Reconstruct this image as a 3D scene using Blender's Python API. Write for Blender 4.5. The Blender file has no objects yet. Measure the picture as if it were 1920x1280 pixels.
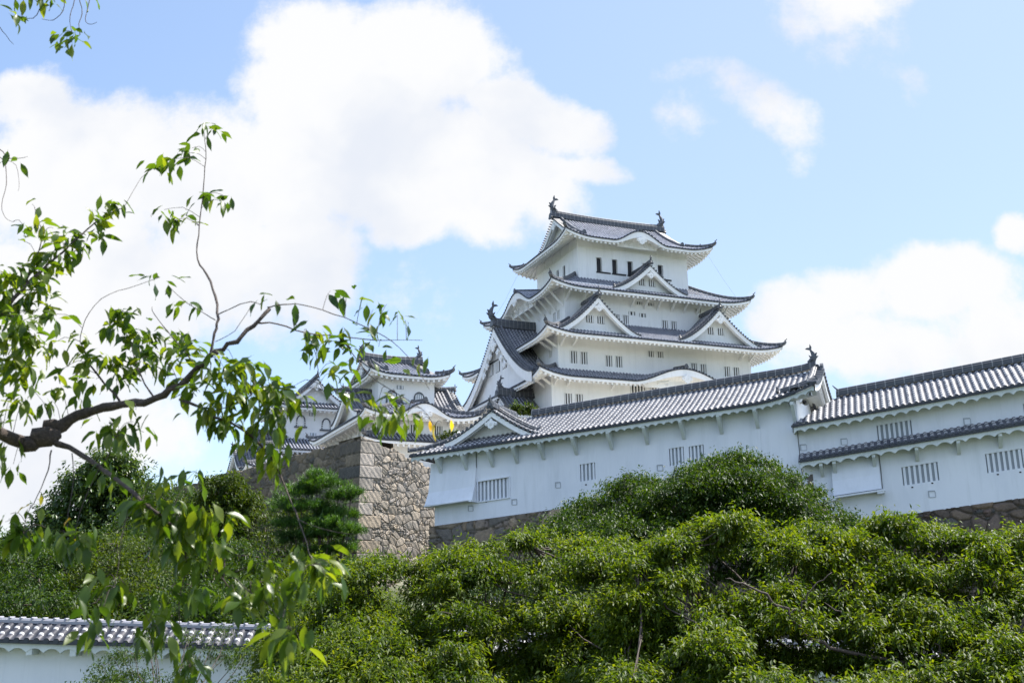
import bpy, math, random
import numpy as np
from mathutils import Vector, Matrix
R = math.radians
random.seed(11); rng = np.random.default_rng(11)
scene = bpy.context.scene
COL = scene.collection

# ------------------------------------------------------------------ camera
CAM_Z = 3.2
FPX, PITCH, ROLL = 1910.15, R(14.401), 0.015          # focal length in 1920-px units
fwd = Vector((0, math.cos(PITCH), math.sin(PITCH)))
rt0 = Vector((1, 0, 0)); up0 = rt0.cross(fwd)
CR = rt0*math.cos(ROLL) - up0*math.sin(ROLL)
CU = up0*math.cos(ROLL) + rt0*math.sin(ROLL)
cam = bpy.data.cameras.new('camera'); camo = bpy.data.objects.new('camera', cam); COL.objects.link(camo)
camo.matrix_world = Matrix(((CR.x, CU.x, -fwd.x, 0), (CR.y, CU.y, -fwd.y, 0), (CR.z, CU.z, -fwd.z, CAM_Z), (0, 0, 0, 1)))
cam.sensor_width = 36; cam.lens = FPX/1920*36
cam.clip_start = .1; cam.clip_end = 9000
cam.dof.use_dof = True; cam.dof.focus_distance = 80; cam.dof.aperture_fstop = 6.3
scene.camera = camo

def at(px, py, Y):
    """world point seen at photo pixel (1920x1280) whose world y is Y"""
    d = fwd*FPX + CR*(px-960) - CU*(py-640)
    d = d*(Y/d.y)
    return Vector((d.x, d.y, d.z + CAM_Z))

# ------------------------------------------------------------------ sun, sky, exposure
SUN_EL, SUN_AZ = 57, 64            # azimuth clockwise from +Y (view direction)
sun = bpy.data.lights.new('sun', 'SUN'); suno = bpy.data.objects.new('sun', sun); COL.objects.link(suno)
sun.energy = 5.0; sun.angle = R(.53); sun.color = (1, .955, .89)
sd = Vector((math.sin(R(SUN_AZ))*math.cos(R(SUN_EL)), math.cos(R(SUN_AZ))*math.cos(R(SUN_EL)), math.sin(R(SUN_EL))))
suno.rotation_euler = sd.to_track_quat('Z', 'Y').to_euler()

world = bpy.data.worlds.new('World'); scene.world = world; world.use_nodes = True
nt = world.node_tree; nt.nodes.clear()
def N(t, **k):
    n = nt.nodes.new(t)
    for a, b in k.items(): setattr(n, a, b)
    return n
def L(a, b): nt.links.new(a, b)
def MATH(op, a, b=None, c=None, clamp=False):
    n = N('ShaderNodeMath', operation=op); n.use_clamp = clamp
    for i, x in enumerate((a, b, c)):
        if x is None: continue
        if isinstance(x, (int, float)): n.inputs[i].default_value = x
        else: L(x, n.inputs[i])
    return n.outputs[0]
SKY_STRENGTH = 0.15
sky = N('ShaderNodeTexSky', sky_type='NISHITA'); sky.sun_disc = False
sky.sun_elevation = R(SUN_EL); sky.sun_rotation = R(SUN_AZ)
sky.air_density = 1.0; sky.dust_density = 0.7; sky.ozone_density = 1.2; sky.altitude = 50
tc = N('ShaderNodeTexCoord')
sep = N('ShaderNodeSeparateXYZ'); L(tc.outputs['Generated'], sep.inputs[0])
ysafe = MATH('MAXIMUM', sep.outputs[1], .05)
gx = MATH('DIVIDE', sep.outputs[0], ysafe); gz = MATH('DIVIDE', sep.outputs[2], ysafe)
comb = N('ShaderNodeCombineXYZ'); L(gx, comb.inputs[0]); L(gz, comb.inputs[2])
warp = N('ShaderNodeTexNoise'); warp.inputs['Scale'].default_value = 7; warp.inputs['Detail'].default_value = 6; warp.inputs['Roughness'].default_value = .55
L(comb.outputs[0], warp.inputs['Vector'])
wv = N('ShaderNodeVectorMath', operation='SUBTRACT'); L(warp.outputs['Color'], wv.inputs[0]); wv.inputs[1].default_value = (.5, .5, .5)
ws = N('ShaderNodeVectorMath', operation='SCALE'); L(wv.outputs[0], ws.inputs[0]); ws.inputs['Scale'].default_value = .085
wp = N('ShaderNodeVectorMath', operation='ADD'); L(comb.outputs[0], wp.inputs[0]); L(ws.outputs[0], wp.inputs[1])
# cloud bodies: centre (x, z on the plane y=1), radii, tilt, density
CL = [(600,150,170,190,0,1.25),(760,110,140,160,-25,1.2),(700,290,260,170,0,1.3),(930,300,230,95,-33,1.2),(1090,320,105,38,-15,1.0),(870,390,160,75,-10,1.0),
 (430,330,260,170,0,1.25),(140,320,280,170,0,1.15),(50,190,110,80,10,1.0),(420,500,210,170,0,1.1),(160,560,330,260,0,1.2),(60,850,260,210,0,1.15),(260,800,150,120,0,.85),
 (1760,530,185,105,5,1.2),(1490,600,125,90,0,1.1),(1660,650,300,85,0,.95),(1912,440,48,52,0,1.0),(1880,640,220,110,0,1.0),
 (1430,190,115,75,-38,.62),(1470,235,70,65,-30,.38),(1375,130,80,40,-10,.36),(1290,118,70,34,5,.36),(1286,222,48,60,0,.32),(1570,5,150,70,8,.70),(1600,80,100,70,0,.30),(1500,300,30,55,10,.26),(560,490,150,170,0,1.1),(850,110,120,100,-30,1.1),(965,205,130,75,-38,1.1),(760,430,120,60,0,.9),(1065,235,95,62,-38,1.0),(1600,560,120,70,0,.8),
 (1700,160,60,30,-30,.30),(760,560,120,60,0,.22)]
def tocl(q):
    p = at(q[0], q[1], 1.0); k = 1/1972*(1+.25*(640-q[1])/640+.0)
    return (p.x, p.z-CAM_Z, q[2]*k, q[3]*k*1.05, q[4], q[5])
CL = [tocl(q) for q in CL]
field = None
for cx, cz, rx, rz, rot, a in CL:
    s1 = N('ShaderNodeMapping', vector_type='TEXTURE')
    s1.inputs['Location'].default_value = (cx, 0, cz); s1.inputs['Rotation'].default_value = (0, -R(rot), 0)
    s1.inputs['Scale'].default_value = (rx, 1, rz); L(wp.outputs[0], s1.inputs['Vector'])
    ln = N('ShaderNodeVectorMath', operation='LENGTH'); L(s1.outputs[0], ln.inputs[0])
    v = MATH('MULTIPLY', MATH('SUBTRACT', 1.0, MATH('POWER', ln.outputs['Value'], 2.0)), a)
    field = v if field is None else MATH('SMOOTH_MAX', field, v, .25)
fine = N('ShaderNodeTexNoise'); fine.inputs['Scale'].default_value = 17; fine.inputs['Detail'].default_value = 10; fine.inputs['Roughness'].default_value = .66
L(comb.outputs[0], fine.inputs['Vector'])
f2 = MATH('ADD', field, MATH('MULTIPLY', MATH('SUBTRACT', fine.outputs['Fac'], .5), 1.7))
mr = N('ShaderNodeMapRange', interpolation_type='SMOOTHSTEP'); L(f2, mr.inputs['Value'])
mr.inputs['From Min'].default_value = -.02; mr.inputs['From Max'].default_value = .74
# behind and beside the viewer: unseen cloud added to lift the fill on the walls
bn = N('ShaderNodeTexNoise'); bn.inputs['Scale'].default_value = 2.2; bn.inputs['Detail'].default_value = 6; L(tc.outputs['Generated'], bn.inputs['Vector'])
bm = N('ShaderNodeMapRange', interpolation_type='SMOOTHSTEP'); L(bn.outputs['Fac'], bm.inputs['Value'])
bm.inputs['From Min'].default_value = .47; bm.inputs['From Max'].default_value = .60
front = N('ShaderNodeMapRange'); L(sep.outputs[1], front.inputs['Value']); front.inputs['From Min'].default_value = .45; front.inputs['From Max'].default_value = .62
mixm = N('ShaderNodeMix', data_type='FLOAT'); L(front.outputs[0], mixm.inputs[0]); L(bm.outputs[0], mixm.inputs[2]); L(mr.outputs[0], mixm.inputs[3])
# cloud body tone: bright edges, faintly grey-blue thick parts
tone = N('ShaderNodeTexNoise'); tone.inputs['Scale'].default_value = 4.5; tone.inputs['Detail'].default_value = 5; L(wp.outputs[0], tone.inputs['Vector'])
trm = N('ShaderNodeMapRange', interpolation_type='SMOOTHSTEP'); L(tone.outputs['Fac'], trm.inputs['Value']); trm.inputs['From Min'].default_value = .44; trm.inputs['From Max'].default_value = .66
ccol = N('ShaderNodeMix', data_type='RGBA'); L(trm.outputs[0], ccol.inputs[0])
ccol.inputs[6].default_value = (.460, .463, .470, 1); ccol.inputs[7].default_value = (.385, .405, .445, 1)
hz = N('ShaderNodeMix', data_type='RGBA')          # thin high veil that whitens the blue towards the right
veil = N('ShaderNodeMapRange'); L(gx, veil.inputs['Value']); veil.inputs['From Min'].default_value = -.7; veil.inputs['From Max'].default_value = .35
veil.inputs['To Min'].default_value = .12; veil.inputs['To Max'].default_value = .62
L(MATH('MULTIPLY', veil.outputs[0], front.outputs[0]), hz.inputs[0])
skm = N('ShaderNodeVectorMath', operation='MULTIPLY'); L(sky.outputs[0], skm.inputs[0]); skm.inputs[1].default_value = (SKY_STRENGTH*.79, SKY_STRENGTH*.81, SKY_STRENGTH*.83)
L(skm.outputs[0], hz.inputs[6]); hz.inputs[7].default_value = (.268, .332, .440, 1)
cm = N('ShaderNodeMix', data_type='RGBA'); L(mixm.outputs[0], cm.inputs[0]); L(hz.outputs[2], cm.inputs[6])
rc = N('ShaderNodeMix', data_type='RGBA'); L(front.outputs[0], rc.inputs[0]); rc.inputs[6].default_value = (.50, .60, .82, 1); L(ccol.outputs[2], rc.inputs[7]); L(rc.outputs[2], cm.inputs[7])  # added cloud outside the view, tinted blue to cool the fill
bg = N('ShaderNodeBackground'); L(cm.outputs[2], bg.inputs['Color']); bg.inputs['Strength'].default_value = 1.0
L(bg.outputs[0], N('ShaderNodeOutputWorld').inputs[0])
scene.view_settings.view_transform = 'Standard'; scene.view_settings.look = 'None'
scene.view_settings.exposure = 1.1; scene.view_settings.gamma = 1.0
world.cycles.sampling_method = 'MANUAL'; world.cycles.sample_map_resolution = 1024

# ------------------------------------------------------------------ materials
def mat(name, col=(.5, .5, .5), rough=.6, spec=.5, build=None):
    m = bpy.data.materials.new(name); m.use_nodes = True; t = m.node_tree
    b = t.nodes['Principled BSDF']; b.inputs['Base Color'].default_value = (*col, 1)
    b.inputs['Roughness'].default_value = rough; b.inputs['Specular IOR Level'].default_value = spec
    if build: build(t, b)
    return m
def nd(t, typ, ins=None, **k):
    n = t.nodes.new(typ)
    for a, b in k.items(): setattr(n, a, b)
    for a, b in (ins or {}).items():
        if isinstance(b, bpy.types.NodeSocket): t.links.new(b, n.inputs[a])
        else: n.inputs[a].default_value = b
    return n
def ramp(t, fac, stops):
    r = t.nodes.new('ShaderNodeValToRGB'); t.links.new(fac, r.inputs[0])
    e = r.color_ramp.elements
    while len(e) < len(stops): e.new(.5)
    for i, (p, c) in enumerate(stops): e[i].position = p; e[i].color = (*c, 1)
    return r.outputs[0]
def b_plaster(c0, c1, sc=.35):
    def f(t, b):
        g = nd(t, 'ShaderNodeNewGeometry')
        mp = nd(t, 'ShaderNodeMapping', {'Vector': g.outputs['Position'], 'Scale': (1, 1, .35)})
        n = nd(t, 'ShaderNodeTexNoise', {'Vector': mp.outputs[0], 'Scale': sc, 'Detail': 7.0, 'Roughness': .65})
        n2 = nd(t, 'ShaderNodeTexNoise', {'Vector': g.outputs['Position'], 'Scale': 9.0, 'Detail': 4.0})
        mp2 = nd(t, 'ShaderNodeMapping', {'Vector': g.outputs['Position'], 'Scale': (1, 1, .09)})
        n3 = nd(t, 'ShaderNodeTexNoise', {'Vector': mp2.outputs[0], 'Scale': 2.6, 'Detail': 6.0, 'Roughness': .7})
        stn = ramp(t, n3.outputs['Fac'], [(.30, (.91, .915, .91)), (.50, (1, 1, 1))])
        mu = nd(t, 'ShaderNodeMix', {0: 1.0, 6: ramp(t, n.outputs['Fac'], [(.38, c1), (.56, c0)]), 7: stn}, data_type='RGBA', blend_type='MULTIPLY')
        t.links.new(mu.outputs[2], b.inputs['Base Color'])
        bp = nd(t, 'ShaderNodeBump', {'Height': n2.outputs['Fac'], 'Strength': .12, 'Distance': .03})
        t.links.new(bp.outputs[0], b.inputs['Normal'])
    return f
PLASTER = mat('white_plaster', rough=.85, spec=.25, build=b_plaster((.84, .84, .835), (.78, .78, .775)))
PLASTER_G = mat('shaded_plaster', rough=.85, spec=.2, build=b_plaster((.73, .755, .80), (.67, .70, .75), .5))  # white plaster made darker and bluer: shade on the walls put into the colour
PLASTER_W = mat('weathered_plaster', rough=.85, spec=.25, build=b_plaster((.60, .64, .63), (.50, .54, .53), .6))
def b_tile(t, b, hi=(1.12, 1.12, 1.14, 1), lo=(.78, .79, .84, 1), bd=.6):
    uv = nd(t, 'ShaderNodeUVMap'); s = nd(t, 'ShaderNodeSeparateXYZ', {0: uv.outputs[0]})
    def m(op, x, y=None, clamp=False):
        n = t.nodes.new('ShaderNodeMath'); n.operation = op; n.use_clamp = clamp
        for i, q in enumerate((x, y)):
            if q is None: continue
            if isinstance(q, (int, float)): n.inputs[i].default_value = q
            else: t.links.new(q, n.inputs[i])
        return n.outputs[0]
    ui = m('ROUND', m('DIVIDE', s.outputs[0], .15)); vd = m('DIVIDE', s.outputs[1], .3)
    vi = m('FLOOR', vd); vf = m('FRACT', vd)
    cb = nd(t, 'ShaderNodeCombineXYZ', {0: ui, 1: vi}); wn = nd(t, 'ShaderNodeTexWhiteNoise', {'Vector': cb.outputs[0]})
    g = nd(t, 'ShaderNodeNewGeometry')
    big = nd(t, 'ShaderNodeTexNoise', {'Vector': g.outputs['Position'], 'Scale': .6, 'Detail': 6.0, 'Roughness': .7})
    base = ramp(t, wn.outputs['Value'], [(0, (.085, .09, .108)), (.5, (.12, .125, .142)), (1, (.17, .172, .182))])
    st = ramp(t, big.outputs['Fac'], [(.35, (.72, .72, .74)), (.65, (1.08, 1.05, 1.02))])
    mu = nd(t, 'ShaderNodeMix', {0: 1.0, 6: base, 7: st}, data_type='RGBA', blend_type='MULTIPLY')
    # lime plaster lap at each tile joint
    rf = m('ABSOLUTE', m('SUBTRACT', m('FRACT', m('DIVIDE', s.outputs[0], .3)), .5))
    pan = m('GREATER_THAN', rf, .27)
    pk = nd(t, 'ShaderNodeMix', {0: pan, 6: hi, 7: lo}, data_type='RGBA')
    mu = nd(t, 'ShaderNodeMix', {0: 1.0, 6: mu.outputs[2], 7: pk.outputs[2]}, data_type='RGBA', blend_type='MULTIPLY')
    band = m('MULTIPLY', m('GREATER_THAN', vf, .80), m('SUBTRACT', 1.0, pan))
    jn = nd(t, 'ShaderNodeTexNoise', {'Vector': uv.outputs[0], 'Scale': 7.0})
    band = m('MULTIPLY', band, m('GREATER_THAN', jn.outputs['Fac'], .40))
    mx = nd(t, 'ShaderNodeMix', {0: m('MULTIPLY', band, bd), 6: mu.outputs[2], 7: (.62, .61, .59, 1)}, data_type='RGBA')
    ed = nd(t, 'ShaderNodeMix', {0: m('LESS_THAN', s.outputs[1], -.2), 6: mx.outputs[2], 7: (.05, .055, .065, 1)}, data_type='RGBA')  # tile ends and eave edge: their shadow side painted in as dark colour
    t.links.new(ed.outputs[2], b.inputs['Base Color']); b.inputs['Metallic'].default_value = .05
    bp = nd(t, 'ShaderNodeBump', {'Height': vf, 'Strength': .5, 'Distance': .03})
    t.links.new(bp.outputs[0], b.inputs['Normal'])
    b.inputs['Roughness'].default_value = .55; b.inputs['Specular IOR Level'].default_value = .3
TILE = mat('roof_tile', rough=.45, spec=.5, build=b_tile)
TILE_D = mat('weathered_dark_tile', rough=.5, spec=.4, build=lambda t, b: b_tile(t, b, (.62, .60, .62, 1), (.35, .36, .40, 1), .9))
TILE_K = mat('plaster_lined_tile', rough=.45, spec=.5, build=lambda t, b: b_tile(t, b, (1.55, 1.62, 1.78, 1), (.30, .33, .40, 1), .7))
def b_ridge(t, b):
    uv = nd(t, 'ShaderNodeUVMap'); s = nd(t, 'ShaderNodeSeparateXYZ', {0: uv.outputs[0]})
    def m(op, x, y=None):
        n = t.nodes.new('ShaderNodeMath'); n.operation = op
        for i, q in enumerate((x, y)):
            if q is None: continue
            if isinstance(q, (int, float)): n.inputs[i].default_value = q
            else: t.links.new(q, n.inputs[i])
        return n.outputs[0]
    a = m('LESS_THAN', m('FRACT', m('DIVIDE', s.outputs[0], .46)), .10)
    c = m('LESS_THAN', m('FRACT', m('DIVIDE', s.outputs[1], .12)), .22)
    k = m('MAXIMUM', m('MULTIPLY', a, .35), m('MULTIPLY', c, .16))
    g = nd(t, 'ShaderNodeNewGeometry')
    n = nd(t, 'ShaderNodeTexNoise', {'Vector': g.outputs['Position'], 'Scale': 3.0, 'Detail': 5.0})
    base = ramp(t, n.outputs['Fac'], [(.3, (.028, .032, .042)), (.7, (.06, .064, .076))])
    mx = nd(t, 'ShaderNodeMix', {0: k, 6: base, 7: (.5, .5, .49, 1)}, data_type='RGBA')
    t.links.new(mx.outputs[2], b.inputs['Base Color'])
RIDGE = mat('ridge_tile', rough=.5, build=b_ridge)
def b_dark(t, b):
    g = nd(t, 'ShaderNodeNewGeometry')
    n = nd(t, 'ShaderNodeTexNoise', {'Vector': g.outputs['Position'], 'Scale': 5.0, 'Detail': 5.0})
    t.links.new(ramp(t, n.outputs['Fac'], [(.3, (.045, .05, .06)), (.7, (.10, .105, .115))]), b.inputs['Base Color'])
ORN = mat('ornament_tile', rough=.5, build=b_dark)
DARK = mat('dark_opening', (.018, .018, .022), .7)
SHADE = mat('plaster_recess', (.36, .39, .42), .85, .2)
METAL = mat('cable_metal', (.06, .065, .07), .5)
LGREY = mat('speaker_grey', (.55, .54, .5), .5)
def b_stone(dark):
    def f(t, b):
        a = nd(t, 'ShaderNodeAttribute', attribute_name='Col')
        g = nd(t, 'ShaderNodeNewGeometry')
        n = nd(t, 'ShaderNodeTexNoise', {'Vector': g.outputs['Position'], 'Scale': 5.0, 'Detail': 9.0, 'Roughness': .7})
        n2 = nd(t, 'ShaderNodeTexNoise', {'Vector': g.outputs['Position'], 'Scale': .8, 'Detail': 5.0})
        st = ramp(t, n.outputs['Fac'], [(.3, (.62, .62, .62)), (.5, (.95, .95, .95)), (.72, (1.25, 1.22, 1.18))])
        mu = nd(t, 'ShaderNodeMix', {0: 1.0, 6: a.outputs['Color'], 7: st}, data_type='RGBA', blend_type='MULTIPLY')
        st2 = ramp(t, n2.outputs['Fac'], [(.35, (.78, .78, .76)), (.6, (1.05, 1.03, 1.0))])
        mu2 = nd(t, 'ShaderNodeMix', {0: 1.0, 6: mu.outputs[2], 7: st2}, data_type='RGBA', blend_type='MULTIPLY')
        t.links.new(mu2.outputs[2], b.inputs['Base Color'])
        n3 = nd(t, 'ShaderNodeTexNoise', {'Vector': g.outputs['Position'], 'Scale': 14.0, 'Detail': 8.0})
        bp = nd(t, 'ShaderNodeBump', {'Height': n3.outputs['Fac'], 'Strength': .7, 'Distance': .05})
        t.links.new(bp.outputs[0], b.inputs['Normal'])
        b.inputs['Roughness'].default_value = .9
    return f
STONE = mat('stone', build=b_stone(0))
def leafmat(name, c0, c1, c2, rough=.38, trans=.35, spec=.5):
    m = bpy.data.materials.new(name); m.use_nodes = True; t = m.node_tree; b = t.nodes['Principled BSDF']
    g = nd(t, 'ShaderNodeNewGeometry')
    c = ramp(t, g.outputs['Random Per Island'], [(0, c0), (.55, c1), (1, c2)])
    ns = nd(t, 'ShaderNodeTexNoise', {'Vector': g.outputs['Position'], 'Scale': 1.1, 'Detail': 3.0})
    vr = ramp(t, ns.outputs['Fac'], [(.36, (.62, .70, .75)), (.5, (1, 1, 1)), (.64, (1.28, 1.18, .95))])
    c = nd(t, 'ShaderNodeMix', {0: 1.0, 6: c, 7: vr}, data_type='RGBA', blend_type='MULTIPLY').outputs[2]
    t.links.new(c, b.inputs['Base Color']); b.inputs['Roughness'].default_value = rough; b.inputs['Specular IOR Level'].default_value = spec
    tr = nd(t, 'ShaderNodeBsdfTranslucent')
    br = nd(t, 'ShaderNodeMix', {0: 1.0, 6: c, 7: (3.1, 2.9, .7, 1)}, data_type='RGBA', blend_type='MULTIPLY')
    t.links.new(br.outputs[2], tr.inputs['Color'])
    ms = nd(t, 'ShaderNodeMixShader', {0: trans, 1: b.outputs[0], 2: tr.outputs[0]})
    t.links.new(ms.outputs[0], t.nodes['Material Output'].inputs[0])
    return m
LEAF_NEAR = leafmat('cherry_leaf', (.026, .058, .006), (.050, .090, .009), (.098, .130, .014), .38, .44, .45)
LEAF_CHERRY = leafmat('cherry_crown', (.028, .056, .004), (.054, .088, .006), (.098, .128, .010), .5, .36, .28)
LEAF_DEEP = leafmat('deep_green_crown', (.011, .030, .004), (.024, .052, .006), (.048, .082, .009), .5, .26, .22)
LEAF_DARK = leafmat('evergreen_crown', (.025, .055, .014), (.045, .085, .02), (.08, .12, .035), .35, .2)
LEAF_OLIVE = leafmat('olive_crown', (.018, .036, .004), (.036, .062, .007), (.066, .094, .011), .5, .28, .22)
LEAF_PINE = leafmat('pine_needles', (.025, .07, .015), (.045, .11, .018), (.07, .15, .025), .5, .2)
LEAF_YELLOW = leafmat('yellowing_leaf', (.20, .20, .02), (.30, .24, .03), (.38, .20, .03), .4, .4)
def b_bark(t, b):
    g = nd(t, 'ShaderNodeNewGeometry')
    n = nd(t, 'ShaderNodeTexNoise', {'Vector': g.outputs['Position'], 'Scale': 55.0, 'Detail': 8.0, 'Roughness': .75})
    t.links.new(ramp(t, n.outputs['Fac'], [(.35, (.03, .022, .018)), (.55, (.075, .053, .042)), (.75, (.18, .14, .115))]), b.inputs['Base Color'])
    bp = nd(t, 'ShaderNodeBump', {'Height': n.outputs['Fac'], 'Strength': 1.0, 'Distance': .012})
    t.links.new(bp.outputs[0], b.inputs['Normal']); b.inputs['Roughness'].default_value = .8
BARK = mat('bark', build=b_bark)
def b_ground(t, b):
    g = nd(t, 'ShaderNodeNewGeometry')
    n = nd(t, 'ShaderNodeTexNoise', {'Vector': g.outputs['Position'], 'Scale': .5, 'Detail': 9.0, 'Roughness': .7})
    lo = ramp(t, n.outputs['Fac'], [(.35, (.035, .05, .018)), (.55, (.07, .085, .035)), (.75, (.14, .12, .08))])
    hi = ramp(t, n.outputs['Fac'], [(.35, (.46, .42, .35)), (.75, (.58, .54, .46))])
    sz = nd(t, 'ShaderNodeSeparateXYZ', {0: g.outputs['Position']})
    mr_ = nd(t, 'ShaderNodeMapRange', {'Value': sz.outputs[2], 'From Min': 4.0, 'From Max': 6.0})
    mm = nd(t, 'ShaderNodeMix', {0: mr_.outputs[0], 6: lo, 7: hi}, data_type='RGBA'); t.links.new(mm.outputs[2], b.inputs['Base Color'])
    b.inputs['Roughness'].default_value = .95
GROUND = mat('ground', build=b_ground)

# ------------------------------------------------------------------ mesh helpers
def tag(o, label=None, cat=None, group=None, kind=None):
    if label: o['label'] = label
    if cat: o['category'] = cat
    if group: o['group'] = group
    if kind: o['kind'] = kind
    return o
def empty(name, loc, rz=0.0):
    o = bpy.data.objects.new(name, None); COL.objects.link(o)
    o.location = loc; o.rotation_euler = (0, 0, rz); o.empty_display_size = .5
    return o
class MB:
    def __init__(s): s.v = []; s.f = []; s.m = []; s.uv = {}; s.cur = 0
    def p(s, co, uv=None):
        s.v.append(tuple(co))
        if uv is not None: s.uv[len(s.v)-1] = uv
        return len(s.v)-1
    def face(s, idx): s.f.append(tuple(idx)); s.m.append(s.cur)
    def poly(s, pts): s.face([s.p(q) for q in pts])
    def grid(s, rows, uvs=None, flip=False):
        """rows: list of lists of points, equal length"""
        ids = [[s.p(c, uvs[i][j] if uvs else None) for j, c in enumerate(r)] for i, r in enumerate(rows)]
        for i in range(len(ids)-1):
            for j in range(len(ids[0])-1):
                q = [ids[i][j], ids[i+1][j], ids[i+1][j+1], ids[i][j+1]]
                s.face(q[::-1] if flip else q)
    def box(s, P, a0, a1, b0, b1, c0, c1):
        """axis box in the mapped frame P(a,b,c)"""
        c = [P(x, y, z) for z in (c0, c1) for y in (b0, b1) for x in (a0, a1)]
        i = [s.p(q) for q in c]
        for q in ((0, 2, 3, 1), (4, 5, 7, 6), (0, 1, 5, 4), (2, 6, 7, 3), (0, 4, 6, 2), (1, 3, 7, 5)): s.face([i[k] for k in q])
    def prism(s, bottom, top):
        """two equal loops -> closed solid"""
        n = len(bottom); a = [s.p(q) for q in bottom]; b = [s.p(q) for q in top]
        s.face(a[::-1]); s.face(b)
        for k in range(n): s.face((a[k], a[(k+1) % n], b[(k+1) % n], b[k]))
    def tube(s, pts, rad, n=6, cap=True, flat=1.0):
        pts = [Vector(q) for q in pts]; rings = []; up = Vector((0, 0, 1)); px = None
        for i, q in enumerate(pts):
            t = (pts[min(i+1, len(pts)-1)] - pts[max(i-1, 0)])
            t = t.normalized() if t.length > 1e-9 else Vector((0, 0, 1))
            if px is None:
                ref = up if abs(t.z) < .9 else Vector((1, 0, 0)); px = t.cross(ref).normalized()
            else:
                px = (px - t*px.dot(t)); px = px.normalized() if px.length > 1e-6 else Vector((1, 0, 0))
            py = t.cross(px); r = rad[i] if hasattr(rad, '__len__') else rad
            rings.append([s.p(q + px*(math.cos(2*math.pi*k/n)*r*flat) + py*(math.sin(2*math.pi*k/n)*r)) for k in range(n)])
        for a, b in zip(rings, rings[1:]):
            for k in range(n): s.face((a[k], a[(k+1) % n], b[(k+1) % n], b[k]))
        if cap and len(rings) > 1: s.face(rings[0][::-1]); s.face(rings[-1])
    def sweep(s, pts, w, h, base=0.0, rounded=True):
        """ridge stack: closed profile swept along pts, top rounded, uv in metres"""
        pts = [Vector(q) for q in pts]; u = 0; rings = []
        if rounded: prof = [(-.5, 0), (-.5, .62), (-.36, .68), (-.30, .9), (-.12, 1), (.12, 1), (.30, .9), (.36, .68), (.5, .62), (.5, 0)]
        else: prof = [(-.5, 0), (-.5, 1), (.5, 1), (.5, 0)]
        for i, q in enumerate(pts):
            t = pts[min(i+1, len(pts)-1)] - pts[max(i-1, 0)]
            if i: u += (q-pts[i-1]).length
            side = Vector((t.y, -t.x, 0)).normalized()
            hh = h[i] if hasattr(h, '__len__') else h
            rings.append([s.p(q + side*(a*w) + Vector((0, 0, base+c*hh)), (u, c*hh)) for a, c in prof])
        n = len(prof)
        for a, b in zip(rings, rings[1:]):
            for k in range(n): s.face((a[k], b[k], b[(k+1) % n], a[(k+1) % n]))
        s.face(rings[0]); s.face(rings[-1][::-1])
    def build(s, name, mats, parent=None, smooth=False, loc=None):
        me = bpy.data.meshes.new(name)
        mats = mats if isinstance(mats, (list, tuple)) else [mats]
        me.from_pydata(s.v, [], s.f)
        for m in mats: me.materials.append(m)
        if len(mats) > 1: me.polygons.foreach_set('material_index', s.m)
        if s.uv:
            uvl = me.uv_layers.new(name='UVMap'); li = np.zeros(len(me.loops), dtype=np.int32); me.loops.foreach_get('vertex_index', li)
            arr = np.zeros((len(s.v), 2))
            for k, q in s.uv.items(): arr[k] = q
            uvl.data.foreach_set('uv', arr[li].ravel())
        if smooth: me.polygons.foreach_set('use_smooth', [True]*len(me.polygons))
        me.update()
        o = bpy.data.objects.new(name, me); COL.objects.link(o)
        if parent: o.parent = parent
        if loc is not None: o.location = loc
        return o

class Multi:
    """collects separate pieces, each built as an object of its own"""
    def __init__(s): s.items = []
    def new(s): m = MB(); s.items.append(m); return m
    def sweep(s, *a, **k): s.new().sweep(*a, **k)
    def tube(s, *a, **k): (s.items[-1] if s.items else s.new()).tube(*a, **k)
    def build(s, name, mats, parent=None, smooth=False): return [m.build(name, mats, parent, smooth) for m in s.items]

def smax(a, b, k=.25):
    h = max(k-abs(a-b), 0)/k
    return max(a, b)+h*h*k*.25

# ------------------------------------------------------------------ roofs
def side_map(side, hu, hv):
    """(s to the viewer's right, d inward, z) for side 0 front, 1 right, 2 back, 3 left"""
    if side == 0: return lambda s, d, z: (s, -hv+d, z)
    if side == 1: return lambda s, d, z: (hu-d, s, z)
    if side == 2: return lambda s, d, z: (-s, hv-d, z)
    return lambda s, d, z: (-hu+d, -s, z)

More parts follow.
